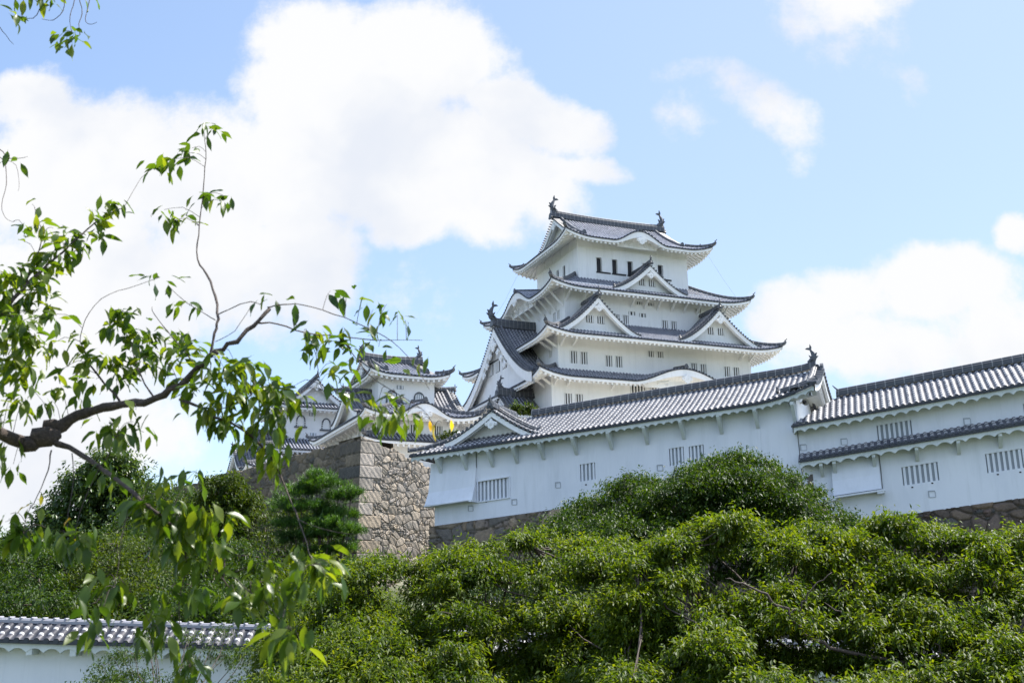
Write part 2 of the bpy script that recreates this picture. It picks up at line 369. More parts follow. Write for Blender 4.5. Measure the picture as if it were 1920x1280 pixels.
PITCH_T = .3
def tile_slope(mb, P, s0, s1, dmax, zf, dstep=.5, steps=False, amp=.066, edge=.09, discs=True, dstart=0.0, pitch=None):
    n = max(1, int(round((s1-s0)/(pitch or PITCH_T)))); pt = (s1-s0)/n
    cols = []
    for i in range(n):
        c = s0+(i+.5)*pt
        for o, h in ((-.5, 0), (-.29, 0), (-.24, .58), (-.13, .91), (0, 1), (.13, .91), (.24, .58), (.29, 0)): cols.append((c+o*pt, h*amp, c))
    cols.append((s1, 0, s1))
    Dm = max(dmax(c[0]) for c in cols)
    ds = []; k = 0
    if steps:
        while k*.3 < Dm: ds += [(k*.3+.002, 1.0), (k*.3+.285, .80)]; k += 1
        ds[0] = (0.0, 1.0)
    else:
        while k*dstep < Dm: ds.append((k*dstep, 1.0)); k += 1
    ds.append((Dm, 1.0))
    prev = None; prevd = None
    for s, h, c in cols:
        dm = max(dmax(s), .001); ids = []; dl = []; uu = (s-s0)/pt*.3
        for d, f in ds:
            d2 = min(d, dm) + dstart; dl.append(d2)
            off = (.022*(f-.8)/.2 if steps else 0)
            ids.append(mb.p(P(s, d2, zf(s, d2)+h*f+off), (uu, d2)))
        if prev:
            for j in range(len(ds)-1):
                if dl[j+1]-dl[j] < 1e-4 and prevd[j+1]-prevd[j] < 1e-4: break
                mb.face((prev[j], ids[j], ids[j+1], prev[j+1]))
            # dark scalloped edge under the tile ends
            a0 = mb.p(P(s, dstart-.004, zf(s, dstart)-edge), (s, -.5)); b0 = prev_edge
            ta = mb.p(P(s, dstart-.004, zf(s, dstart)+h+.0), (s, -.5)); mb.face((b0, a0, ta, prev_top)); prev_top = ta
            prev_edge = a0
        else:
            prev_edge = mb.p(P(s, dstart-.004, zf(s, dstart)-edge), (s, -.5)); prev_top = mb.p(P(s, dstart-.004, zf(s, dstart)+h), (s, -.5))
        prev, prevd = ids, dl
    if discs:
        for i in range(n):
            c = s0+(i+.5)*pt; z = zf(c, dstart)-.005
            cc = mb.p(P(c, dstart-.03, z), (c, -.5)); rr = [mb.p(P(c+math.cos(a)*.088, dstart-.03, z+math.sin(a)*.088), (c, -.5)) for a in [k*math.pi/4 for k in range(8)]]
            for k in range(8): mb.face((cc, rr[k], rr[(k+1) % 8]))
    return mb

def eave_boards(mb, P, s0, s1, dmax, zf, over, fh=.26, drop=.09, rafters=.5, arch=None, extra=None, step=.4, soffit_lift=0.0):
    """white plastered eave: fascia, soffit back to the wall and rafter ribs (or small arches)"""
    n = max(2, int((s1-s0)/step)); ss = [s0+(s1-s0)*i/n for i in range(n+1)]
    rows_f, rows_o, rows_b, rows_s = [], [], [], []
    for s in ss:
        z = zf(s, 0)-drop; e = (extra(s) if extra else 0)
        dI = min(.14, dmax(s)+.001)
        bot = z-fh-e
        rows_f.append([P(s, .05, bot), P(s, .05, z)])
        rows_o.append([P(s, .05, z), P(s, dI+.1, z+.02)])
        rows_b.append([P(s, dI+.08, bot), P(s, .05, bot)])
        dd = min(over, max(dmax(s), .15))
        rows_s.append([P(s, dd*q+(.14*(1-q)), zf(s, dd*q)-drop-fh*.75 + soffit_lift*q - (e*.0)) for q in (0, .5, 1)])
    mb.grid(rows_f, flip=True); mb.grid(rows_o, flip=True); mb.grid(rows_b, flip=True); mb.grid(rows_s)
    # inner face of the fascia
    mb.grid([[P(s, min(.22, dmax(s)+.08), zf(s, 0)-drop-fh-(extra(s) if extra else 0)), P(s, min(.22, dmax(s)+.08), zf(s, 0)-drop)] for s in ss])
    if rafters:
        m = int((s1-s0)/rafters)
        for i in range(m+1):
            s = s0+(s1-s0-m*rafters)/2+i*rafters; dd = min(over, dmax(s)-.02)
            if dd < .3: continue
            w = .1; zt0 = zf(s, 0)-drop-fh*.75; zt1 = zf(s, dd)-drop-fh*.75+soffit_lift
            if extra and extra(s) > .12: continue
            lo = [P(s-w, .16, zt0-.26), P(s+w, .16, zt0-.26), P(s+w, dd, zt1-.20), P(s-w, dd, zt1-.20)]
            hi = [P(s-w, .16, zt0+.03), P(s+w, .16, zt0+.03), P(s+w, dd, zt1+.03), P(s-w, dd, zt1+.03)]
            mb.prism(lo, hi)
    return mb

def finial(mb, P, x, y, z, s=1.0, dx=0.0, dy=-1.0, horn=True):
    """ridge-end demon tile: shouldered plate with a knob; (dx,dy) = direction it faces; P maps (x,y,z)"""
    if isinstance(mb, Multi): mb = mb.new()
    n = math.hypot(dx, dy); dx, dy = dx/n, dy/n; rx, ry = -dy, dx
    pr = [(-.34, 0), (-.40, .16), (-.27, .30), (-.26, .48), (-.12, .62), (0, .68), (.12, .62), (.26, .48), (.27, .30), (.40, .16), (.34, 0)]
    f = [(x+rx*a*s+dx*.10*s, y+ry*a*s+dy*.10*s, z+c*s) for a, c in pr]; b = [(x+rx*a*s-dx*.10*s, y+ry*a*s-dy*.10*s, z+c*s) for a, c in pr]
    mb.prism([P(*q) for q in b], [P(*q) for q in f])
    if horn:
        mb.tube([P(x-dx*.2*s, y-dy*.2*s, z+.55*s), P(x+dx*.12*s, y+dy*.12*s, z+.72*s), P(x+dx*.36*s, y+dy*.36*s, z+.98*s)], [.09*s, .085*s, .06*s], 6)
        mb.tube([P(x+dx*.08*s, y+dy*.08*s, z+.2*s), P(x+dx*.22*s, y+dy*.22*s, z+.32*s)], [.14*s, .08*s], 6)

def fish(mb, P, x, y, z, s=1.0, inx=1.0, iny=0.0):
    """ridge-end fish: head bites the ridge, body rises, forked tail curls inward; (inx,iny) = towards the ridge middle"""
    if isinstance(mb, Multi): mb = mb.new()
    n = math.hypot(inx, iny); ix, iy = inx/n, iny/n
    path = [(.34, .02, .20), (.16, .10, .25), (-.02, .26, .27), (-.12, .46, .24), (-.13, .68, .19), (-.05, .90, .145), (.05, 1.08, .10), (.11, 1.20, .06)]
    mb.tube([P(x+ix*a*s, y+iy*a*s, z+c*s) for a, c, r in path], [r*s for a, c, r in path], 8, flat=.75)
    px, py = -iy, ix
    def fin(pts, th=.045):
        a = [P(x+ix*p*s+px*th*s, y+iy*p*s+py*th*s, z+q*s) for p, q in pts]; b = [P(x+ix*p*s-px*th*s, y+iy*p*s-py*th*s, z+q*s) for p, q in pts]
        mb.prism(b, a)
    fin([(.02, 1.02), (.14, 1.10), (.50, 1.22), (.34, 1.32), (.16, 1.30), (.10, 1.62), (-.02, 1.36)])
    fin([(-.24, .28), (-.50, .56), (-.33, .58), (-.42, .86), (-.22, .80), (-.10, .60)])
    fin([(.02, .55), (.26, .72), (.20, .52), (.12, .42)])
    for sg in (-1, 1):
        a = [(x+ix*p*s+px*sg*k*s, y+iy*p*s+py*sg*k*s, z+q*s) for p, q, k in ((.05, .2, .12), (.2, .1, .14), (-.18, .42, .42), (-.12, .22, .38))]
        b = [(q[0]+ix*.06*s, q[1]+iy*.06*s, q[2]+.05*s) for q in a]
        mb.prism([P(*q) for q in a], [P(*q) for q in b])

def ident(x, y, z): return (x, y, z)

def lobes(mb, P, c, d, z, s=1.0, depth=.14):
    """carved gable pendant: heart with two scrolls; P(s,d,z)"""
    pr = [(0, -.62), (.10, -.52), (.20, -.50), (.30, -.40), (.30, -.24), (.46, -.30), (.58, -.20), (.60, -.04), (.50, .06), (.38, .02), (.30, .14), (.14, .18), (.08, .32), (0, .40)]
    pts = pr + [(-a, b) for a, b in pr[-2:0:-1]]
    mb.prism([P(c+a*s, d-depth*.5, z+b*s) for a, b in pts][::-1], [P(c+a*s, d+depth*.5, z+b*s) for a, b in pts][::-1])
    for sg in (-1, 1):
        q = [(c+sg*(.42+.10*math.cos(t)*(1-t/9))*s, d-depth*.62, z+(-.12+.10*math.sin(t)*(1-t/9))*s) for t in [k*.7 for k in range(10)]]
        mb.tube([P(*k) for k in q], .03*s, 5)
    q = [(c+.11*s*math.cos(t), d-depth*.62, z+(-.15+.11*math.sin(t))*s) for t in [k*math.pi/5 for k in range(11)]]
    mb.tube([P(*k) for k in q], .03*s, 5)

class Tier:
    """one roof tier of a tower: eave rectangle hu x hv at z0; D = how far the slope runs in; ridge half length G for a hip-and-gable top"""
    def __init__(s, root, hu, hv, z0, D, over, rise=(.50, .02), upl=.75, ul=4.0, kara=None, G=None, sides=(0, 1, 2, 3), dstep=.6, skip_tiles=(), shach=None, fh=.26, tiplift=.0, label=None):
        s.hu, s.hv, s.z0, s.G = hu, hv, z0, G
        s.kara = kara or {}
        a, b = rise
        def zf_side(side):
            Ls = hu if side in (0, 2) else hv
            kk = s.kara.get(side)
            def zf(t, d):
                e = max(0.0, Ls-abs(t))
                q = max(0.0, 1-e/ul); w = max(0.0, 1-d/ul)
                z = a*d+b*d*d+upl*(q**2.2)*w
                if kk:
                    c, hw, kh = kk; x = (t-c)/hw
                    if abs(x) < 1:
                        pf = .5*(1+math.cos(math.pi*x)); pf = pf**.92
                        z = smax(z, kh*pf+.12*d*min(1, pf*3), .3) if d > .01 else max(z, kh*pf)
                return z0+z
            return zf
        s.zf = [zf_side(k) for k in range(4)]
        tm, em, rm, om = MB(), MB(), Multi(), Multi()
        s.P = [side_map(k, hu, hv) for k in range(4)]
        for k in sides:
            Ls = hu if k in (0, 2) else hv; P = s.P[k]; zf = s.zf[k]
            if G is None:
                dm = lambda t, Ls=Ls: min(D, max(0.0, Ls-abs(t)))
            elif k in (0, 2):
                GD = hu-G
                dm = lambda t, Ls=Ls: (max(0.0, Ls-abs(t)) if Ls-abs(t) < GD else hv)
            else:
                GD = hu-G
                dm = lambda t, Ls=Ls: min(GD+.9, max(0.0, Ls-abs(t)))
            if k not in skip_tiles:
                tile_slope(tm, P, -Ls, Ls, dm, zf, dstep, pitch=.37, amp=.12)
            kk = s.kara.get(k)
            ex = None
            if kk: ex = lambda t, kk=kk: (.42*.5*(1+math.cos(math.pi*(t-kk[0])/kk[1])) if abs(t-kk[0]) < kk[1] else 0)
            def dm2(t, Ls=Ls): return max(0.0, Ls-abs(t))
            eave_boards(em, P, -Ls, Ls, dm2, (lambda t, d, zf=zf, kk=kk, k=k: zf(t, d) if d <= .01 or not (kk and abs(t-kk[0]) < kk[1]) else z0+a*d+b*d*d+max(0, s._kb(k, t, kk)*(1-d/1.2))), over+.3, fh=fh, extra=ex, soffit_lift=-.1)
        s.roof = tm.build('roof', TILE_K, root, smooth=True)
        if label: s.roof['label'] = label
        em.build('eave', PLASTER, s.roof)
        # hips
        gd = (hu-G) if G else D
        for sx in (-1, 1):
            for sy in (-1, 1):
                pts = []
                for i in range(11):
                    d = gd*i/10
                    zz = z0+a*d+b*d*d+upl*max(0, 1-d/ul)**3.2
                    pts.append((sx*(hu-d), sy*(hv-d), zz))
                p0 = Vector(pts[0]); pts = [tuple(p0+Vector((sx*.22, sy*.22, .16)))]+pts
                rm.sweep(pts, .34, [.30]+[.36]*11, base=.02)
                finial(om, ident, pts[0][0], pts[0][1], pts[0][2]+.08, .52, sx, sy)
                i2 = 4
                if G: finial(om, ident, sx*(hu-gd*.45), sy*(hv-gd*.45), pts[6][2]+.2, .45, sx, sy, False)
        if G:
            zt = s.zf[0](0, hv) if 0 not in s.kara else z0+a*hv+b*hv*hv
            s.zr = zt
            L_ = G+.45
            pts = [(-L_+2*L_*i/12, 0, zt+.18*abs(i-6)/6*abs(i-6)/6) for i in range(13)]
            rm.sweep(pts, .5, .85, base=-.05)
            # descending ridges beside the verges
            for sx in (-1, 1):
                for sy in (-1, 1):
                    pts = [(sx*(G-.75), sy*(hv-d), z0+a*d+b*d*d+.02) for d in [hv*q for q in (.22, .3, .4, .5, .6, .7, .8, .9, 1.0)]]
                    rm.sweep(pts, .34, .36)
                    finial(om, ident, pts[0][0], pts[0][1]+sy*.05, pts[0][2]+.1, .7, 0, sy, False)
                # gable: pediment, verge boards, verge tiles
                gx = G-.75
                n = 14; prof = [(hv-gd)*(-1+2*i/n) for i in range(n+1)]
                def zg(y): d = hv-abs(y); return z0+a*d+b*d*d
                pm = MB()
                lo = z0+a*gd+b*gd*gd-.3
                A = [(sx*gx, y, zg(y)-.12) for y in prof]; B = [(sx*gx, prof[-1], lo), (sx*gx, prof[0], lo)]
                Q = A+B; Q2 = [(q[0]-sx*.15, q[1], q[2]) for q in Q]
                pm.prism(Q2 if sx > 0 else Q, Q if sx > 0 else Q2)
                g = pm.build('gable', PLASTER, root)
                bm = MB(); vm = MB()
                for th, o0, o1, zoff in ((.42, G-.02, G+.12, -.12), (.25, G-.22, G-.08, -.36)):
                    rows = []
                    for y in prof:
                        rows.append([(sx*o0, y, zg(y)+zoff-th), (sx*o1, y, zg(y)+zoff-th), (sx*o1, y, zg(y)+zoff), (sx*o0, y, zg(y)+zoff), (sx*o0, y, zg(y)+zoff-th)])
                    bm.grid(rows, flip=sx > 0)
                    bm.poly(rows[0][:4]); bm.poly(rows[-1][:4][::-1])
                # soffit between verge and pediment
                bm.grid([[(sx*gx, y, zg(y)-.16), (sx*(G+.1), y, zg(y)-.16)] for y in prof], flip=sx < 0)
                bm.build('bargeboard', PLASTER, g)
                lm = MB(); Pg = (lambda a_, b_, c_, sx=sx: (sx*(G+.1-b_), a_*sx, c_))
                lobes(lm, Pg, 0, -.05, zt-.95, .85); lm.build('pendant', PLASTER, g)
                # verge tile edge (dark, scalloped)
                for sy in (-1, 1):
                    m = int((hv-gd)*1.18/.3)
                    for i in range(m):
                        y0 = sy*(hv-gd)*i/m; y1 = sy*(hv-gd)*(i+1)/m
                        z0_, z1_ = zg(y0), zg(y1); ym = (y0+y1)/2; zm = (z0_+z1_)/2
                        vm.tube([(sx*(G+.3), ym, zm+.03), (sx*(G-.45), ym, zm+.06)], .10, 6)
                vm.build('verge_tiles', ORN, g)
                if shach: fish(om, ident, sx*(G+.1), 0, zt+.75, shach, -sx, 0)
                finial(om, ident, sx*(G+.5), 0, zt-.1, .95, sx, 0, False)
        rm.build('ridge', RIDGE, s.roof)
        om.build('ridge_ornament', ORN, s.roof, smooth=False)
        # arched (kara) gables: panel and pendant
        for k, (c, hw, kh) in s.kara.items():
            P = s.P[k]; pm = MB(); n = 20; ss = [c-hw*.72+hw*1.44*i/n for i in range(n+1)]
            top = [P(t, 1.0, max(z0+.02, s.zf[k](t, 0)-.3)) for t in ss]; bot = [P(ss[-1], 1.0, z0-.32), P(ss[0], 1.0, z0-.32)]
            f = lambda q: q
            top2 = [P(t, 1.15, max(z0+.02, s.zf[k](t, 0)-.3)) for t in ss]; bot2 = [P(ss[-1], 1.15, z0-.32), P(ss[0], 1.15, z0-.32)]
            pm.prism(top2[::1]+bot2, top+bot)
            g = pm.build('arched_gable', PLASTER, root)
            sm = MB()   # curved soffit under the arch and carved relief
            sm.grid([[P(t, .1, s.zf[k](t, 0)-.36-.42*.5*(1+math.cos(math.pi*(t-c)/hw))*.4), P(t, 1.05, s.zf[k](t, 0)-.40)] for t in ss])
            for sg in (-1, 1):
                q = [(c+sg*(hw*.12+hw*.36*u_), .93, z0+.05+kh*.38*(1-u_)*(1+.3*math.sin(u_*9))) for u_ in [i/8 for i in range(9)]]
                sm.tube([P(*w_) for w_ in q], .07, 5)
                q = [(c+sg*(hw*.3+.18*math.cos(t_)), .93, z0+.12+.18*math.sin(t_)) for t_ in [i*.7 for i in range(9)]]
                sm.tube([P(*w_) for w_ in q], .05, 5)
            sm.build('carving', PLASTER, g)
            lm = MB(); lobes(lm, P, c, -.02, z0+kh-.95, 1.0 if kh > 1 else .7); lm.build('pendant', PLASTER, g)
            rm2 = MB(); dl = D*.75 if not G else hv*.45
            zt = s.zf[k](c, 0)
            q = [(c, d, s.zf[k](c, d)+.03) for d in [i*dl/8 for i in range(9)]]
            rm2.sweep([P(*w_) for w_ in q], .34, .36)
            rm2.build('ridge', RIDGE, g)
            om2 = MB(); dv = P(0, -1, 0); d0 = P(0, 0, 0); dirx, diry = dv[0]-d0[0], dv[1]-d0[1]
            w_ = P(c, .0, zt+.1); finial(om2, ident, w_[0], w_[1], w_[2], .62, dirx, diry, False); om2.build('ridge_ornament', ORN, g)
    def _kb(s, k, t, kk):
        c, hw, kh = kk; x = (t-c)/hw
        return kh*(.5*(1+math.cos(math.pi*x)))**.92 if abs(x) < 1 else 0

def chidori(root, P, c, d0, zp, zf_, w, back, H=None, wins=2, ridge_h=.42, ws=1.0, fishs=None, board=.5, carve=False, curve=1.45, Lw=None, label=None):
    """triangular dormer gable: P(s,d,z) side frame, centre c, front at depth d0, peak zp, foot zf_, half width w, runs back `back`"""
    H = zp-zf_
    def zt(x):                          # x = distance from the centre line
        q = min(1.0, abs(x)/w); return zp-H*(1-(1-q)**curve)
    tm, bm, pm, rm, om, vm = MB(), MB(), MB(), Multi(), Multi(), MB()
    dfront = d0-.35
    sl = 1.0
    for sg in (-1, 1):
        # tile rows run down the slope; s' along depth, d' from foot up
        def Pg(a, b, z, sg=sg): return P(c+sg*(w-b), d0+(a if sg < 0 else -a), z)
        a0, a1 = (dfront-d0, back) if sg < 0 else (-back, -(dfront-d0))
        # (sg<0: a increases inwards)
        tile_slope(tm, Pg, a0, a1, lambda t: w, lambda t, d, : zt(w-d), .45, discs=False, pitch=.37 if w > 3.2 else .3, amp=.11)
        pts = [P(c+sg*w*q, dfront+.75, zt(w*q)+.03) for q in (.02, .15, .3, .45, .6, .75, .88)]
        rm.sweep(pts, .34, .36)
        e = P(c+sg*w*.90, dfront+.75, zt(w*.88)+.1); e2 = P(c+sg*(w*.9+1), dfront+.75, 0); 
        finial(om, ident, e[0], e[1], e[2], .6, e2[0]-e[0], e2[1]-e[1], False)
        m = int(w*1.2/.3)
        for i in range(m):
            xm = sg*w*(i+.5)/m
            vm.tube([P(c+xm, dfront-.12, zt(xm)+.0), P(c+xm, dfront+.45, zt(xm)+.04)], .10, 6)
    pts = [P(c, dfront-.1+(back+.45)*i/8, zp+.02+(.12*(1-i/3) if i < 3 else 0)) for i in range(9)]
    rm.sweep(pts, .4, ridge_h)
    n = 16; xs = [w*(-1+2*i/n) for i in range(n+1)]
    for th, o0, o1, zo in ((board, dfront-.02, dfront+.14, -.1), (board*.55, dfront+.16, dfront+.26, -.1-board*.6)):
        rows = [[P(c+x, o1, zt(x)+zo-th), P(c+x, o0, zt(x)+zo-th), P(c+x, o0, zt(x)+zo), P(c+x, o1, zt(x)+zo), P(c+x, o1, zt(x)+zo-th)] for x in xs]
        bm.grid(rows, flip=True)
    bm.grid([[P(c+x, dfront+.05, zt(x)-.14), P(c+x, d0+.65, zt(x)-.14)] for x in xs])
    dp = d0+.45
    top = [P(c+x, dp, zt(x)-.12) for x in xs]; top2 = [P(c+x, dp+.15, zt(x)-.12) for x in xs]
    lo = zf_-.30
    pm.prism(top2+[P(c+w, dp+.15, lo), P(c-w, dp+.15, lo)], top+[P(c+w, dp, lo), P(c-w, dp, lo)])
    g = pm.build('gable', PLASTER, root)
    if label: g['label'] = label
    tm.build('gable_roof', TILE, g, smooth=True); bm.build('bargeboard', PLASTER, g); rm.build('ridge', RIDGE, g); vm.build('verge_tiles', ORN, g)
    a = P(c, dfront-.15, zp+ridge_h*.7); a2 = P(c, dfront-1, 0)
    finial(om, ident, a[0], a[1], zp+.05, .82*ws, a2[0]-a[0], a2[1]-a[1], not fishs)
    if fishs: a3 = P(c, dfront+1, 0); fish(om, ident, a[0], a[1], zp+ridge_h*.8, fishs, a3[0]-a[0], a3[1]-a[1])
    else: om.tube([(a[0], a[1], zp+.5*ws), (a[0], a[1], zp+1.15*ws)], [.08, .03], 5)
    om.build('ridge_ornament', ORN, g)
    lm = MB(); lobes(lm, P, c, dfront-.06, zp-board-.62*ws, .85*ws); 
    if carve:
        for sg in (-1, 1):
            for q in range(3): lobes(lm, P, c+sg*(.75+.62*q)*ws, dfront-.02, zt((.75+.62*q)*ws)-board-.5*ws, .52*ws)
    lm.build('pendant', PLASTER, g)
    if wins:
        for k in range(wins):
            x0 = c+(k-(wins-1)/2)*1.35*ws*.95
            window(g, P, x0-.40*ws, x0+.40*ws, zf_+.42*H-.45*ws, zf_+.42*H+.32*ws, dp, bars=3, proud=True)
    return g

def window(root, P, s0, s1, z0, z1, d=0.0, bars=4, bw=None, proud=False, frame=0.0, reveal=.18, barmat=None, shear=0.0, dark=True, barfill=.42, zmid=None, label=None):
    """barred window set in the opening: dark recess plus upright plaster bars; proud = sits on the surface"""
    mb = MB(); mb.cur = 0
    f = (lambda s, z: z+shear*s)
    dd = d-.02 if proud else d+reveal
    mb.box(lambda a, b, c: P(a, b, f(a, c)), s0-(0 if proud else .02), s1+(0 if proud else .02), dd, dd+.04, z0-(0 if proud else .02), z1+(0 if proud else .02))
    mb.cur = 1
    w = (s1-s0); n = bars; bwid = w*barfill/n
    for i in range(n):
        c = s0+w*(i+.5)/n + (0)
        mb.box(lambda a, b, c_: P(a, b, f(a, c_)), c-bwid/2, c+bwid/2, dd-.10, dd-.01, z0, z1)
    if frame:
        for a0, a1, c0, c1 in ((s0-frame, s1+frame, z1, z1+frame), (s0-frame, s1+frame, z0-frame, z0), (s0-frame, s0, z0, z1), (s1, s1+frame, z0, z1)):
            mb.box(lambda a, b, c_: P(a, b, f(a, c_)), a0, a1, d-.08, d+.03, c0, c1)
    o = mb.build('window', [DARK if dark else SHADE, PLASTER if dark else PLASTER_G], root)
    if label: o['label'] = label
    return o

def wall_holes(mb, P, s0, s1, z0, z1, holes, reveal=.2, shear=0.0, zb=None):
    """plane wall with rectangular openings and their reveals"""
    S = sorted(set([s0, s1]+[h[0] for h in holes]+[h[1] for h in holes])); Z = sorted(set([z0, z1]+[h[2] for h in holes]+[h[3] for h in holes]))
    S = [s for s in S if s0 <= s <= s1]; Z = [z for z in Z if z0 <= z <= z1]
    f = lambda s, z: z+shear*s
    for a, b in zip(S, S[1:]):
        for c, d in zip(Z, Z[1:]):
            m, n = (a+b)/2, (c+d)/2
            if any(h[0] < m < h[1] and h[2] < n < h[3] for h in holes): continue
            mb.poly([P(a, 0, f(a, c)), P(b, 0, f(b, c)), P(b, 0, f(b, d)), P(a, 0, f(a, d))])
    for a, b, c, d in holes:
        q = [(a, c), (b, c), (b, d), (a, d)]
        for (x0, y0), (x1, y1) in zip(q, q[1:]+q[:1]):
            mb.poly([P(x0, 0, f(x0, y0)), P(x1, 0, f(x1, y1)), P(x1, reveal, f(x1, y1)), P(x0, reveal, f(x0, y0))][::-1])

def storey(root, hu, hv, z0, z1, front=(), left=(), sillmat=None, label=None):
    """four plaster walls; openings = (s, z, w, h, bars) with s,z the centre"""
    mb = MB()
    for k in range(4):
        P = side_map(k, hu, hv); Ls = hu if k in (0, 2) else hv
        ops = front if k == 0 else left if k == 3 else ()
        hl = [(s-w/2, s+w/2, z-h/2, z+h/2) for s, z, w, h, *r in ops]
        wall_holes(mb, P, -Ls, Ls, z0, z1, hl)
        for (a, b, c, d), o in zip(hl, ops): window(root, P, a, b, c, d, bars=o[4])
    o = mb.build('wall', PLASTER, root)
    return o

def struts(root, P, ss, zt, zb, out, w=.16):
    """diagonal eave struts"""
    for s in ss:
        mb = MB()
        lo = [P(s-w/2, -.02, zb), P(s+w/2, -.02, zb), P(s+w/2, -.02, zb+.3), P(s-w/2, -.02, zb+.3)]
        hi = [P(s-w/2, -out, zt-.22), P(s+w/2, -out, zt-.22), P(s+w/2, -out, zt), P(s-w/2, -out, zt)]
        mb.prism(lo, hi); mb.build('bracket', PLASTER, root)

# ================================================================== MAIN KEEP
ZK = 14.0
KW = 3.2-ZK-0.0      # photo-frame heights (above camera) -> local z of the keep root
keep = empty('castle_keep', (11.2, 109.2, ZK), R(22.28))
tag(keep, 'tallest white castle tower with five stacked grey tiled roofs', 'castle tower')
def kz(z): return z+CAM_Z-ZK
def win2(s, z, w, h, gap=.32, bars=3): return [(s-w/2-gap/2, z, w, h, bars), (s+w/2+gap/2, z, w, h, bars)]

# lower storeys
f3 = win2(-9.7, kz(18.85), .85, 1.35)+win2(-5.6, kz(18.4), .85, 1.35)+[(-2.6, kz(20.05), 1.7, 1.5, 5), (-.3, kz(20.05), 1.7, 1.5, 5), (2.0, kz(20.05), 1.7, 1.5, 5)]+win2(8.0, kz(18.6), .85, 1.3)
storey(keep, 12.01, 9.6, kz(9.5), kz(21.7), front=f3, left=win2(2, kz(18.7), .85, 1.3))
f4 = win2(-8.95, kz(23.2), .80, 1.25)+win2(-5.1, kz(23.1), .80, 1.15)+win2(-.3, kz(24.2), .75, .65)+win2(4.7, kz(23.05), .80, 1.1)+win2(8.7, kz(23.0), .80, 1.1)
storey(keep, 11.15, 9.47, kz(21.0), kz(25.9), front=f4, left=[(7.6, kz(23.9), .7, .9, 3)])
f5 = win2(2.6, kz(27.85), .75, 1.2)+[(-.9, kz(30.05), .8, .35, 3), (.45, kz(30.05), .8, .35, 3), (6.2, kz(29.9), .8, .5, 3)]+win2(-3.1, kz(28.1), .75, .95)+[(-.55, kz(28.75), .8, .42, 2), (-2.0+.2, kz(28.85), .8, .42, 2)]
storey(keep, 9.45, 7.69, kz(24.9), kz(31.6), front=f5, left=win2(5.6, kz(28.4), .65, .95)+win2(-2, kz(28.4), .65, .95))
# top storey: open shutters, black sill
mb = MB(); P0 = side_map(0, 6.68, 5.36); P3 = side_map(3, 6.68, 5.36)
tops = [(-4.49, 0), (-2.63, 0), (-.77, 0), (1.09, 0), (2.95, 0)]
hl0 = [(x, x+.62, kz(33.85), kz(35.42)) for x, _ in tops]
hl3 = [(x, x+.55, kz(33.85), kz(35.3)) for x in (-1.6, .1, 1.75)]
wall_holes(mb, P0, -6.68, 6.68, kz(30.5), kz(37.6), hl0, .3); wall_holes(mb, P3, -5.36, 5.36, kz(30.5), kz(37.6), hl3, .3)
for k in (1, 2): wall_holes(mb, side_map(k, 6.68, 5.36), -(6.68 if k == 2 else 5.36), (6.68 if k == 2 else 5.36), kz(30.5), kz(37.6), [])
for P, Lx in ((P0, 6.68), (P3, 5.36)):          # shallow beams and posts
    mb.box(P, -Lx-.03, Lx+.03, -.05, .01, kz(36.35), kz(36.47))
    m = 7 if Lx > 6 else 5
    for i in range(m+1):
        x = -Lx+2*Lx*i/m; mb.box(P, x-.05, x+.05, -.035, .01, kz(36.47), kz(37.4))
mb.build('wall', PLASTER, keep)
for P, hl in ((P0, hl0), (P3, hl3)):
    for a, b, c, d in hl:
        w = MB(); w.cur = 0; rd = .28 if P is P0 else .10; w.box(P, a-.02, b+.02, rd, rd+.06, c-.02, d+.02); w.box(P, a-.06, b+1.0, -.07, .0, c-.16, c-.02)
        w.cur = 1; w.box(P, b+.02, b+.92, -.06, -.005, c+.0, d-.05); w.box(P, a-.10, a-.02, -.05, -.005, c, d)
        w.build('window', [DARK, PLASTER], keep)
T2 = Tier(keep, 14.2, 11.8, kz(20.75), 4.4, 2.1, rise=(.46, .02), kara={0: (1.8, 6.0, 1.6)}, fh=.25, sides=(0, 1, 2, 3))
T3 = Tier(keep, 13.46, 12.05, kz(24.95), 4.9, 2.4, rise=(.45, .03), fh=.25, upl=.6)
T4 = Tier(keep, 11.73, 9.60, kz(30.5), 5.2, 2.2, rise=(.44, .03), kara={3: (0, 4.4, 1.75)}, fh=.25, upl=.65)
T5 = Tier(keep, 8.91, 7.3, kz(36.9), 5, 2.1, rise=(.42, .028), kara={0: (0, 3.3, 1.35)}, G=6.75, shach=1.25, fh=.25, upl=.7, ul=3.6)
chidori(keep, T4.P[0], -.1, 1.0, kz(33.9), kz(31.05), 4.35, 3.6, ws=.9, label='single pointed gable on the fourth roof')
chidori(keep, T3.P[0], -7.6, .9, kz(29.0), kz(25.4), 4.6, 3.2, ws=.95, label='left one of the paired pointed gables')
chidori(keep, T3.P[0], 6.3, .9, kz(29.0), kz(25.4), 4.9, 3.2, ws=.95, label='right one of the paired pointed gables')
chidori(keep, T2.P[3], 0.2, .30, kz(28.2), kz(21.4), 9.9, 5.0, wins=4, ridge_h=.9, ws=1.5, fishs=1.35, board=1.0, carve=True, curve=1.5, label='huge pointed gable covering the shaded side')
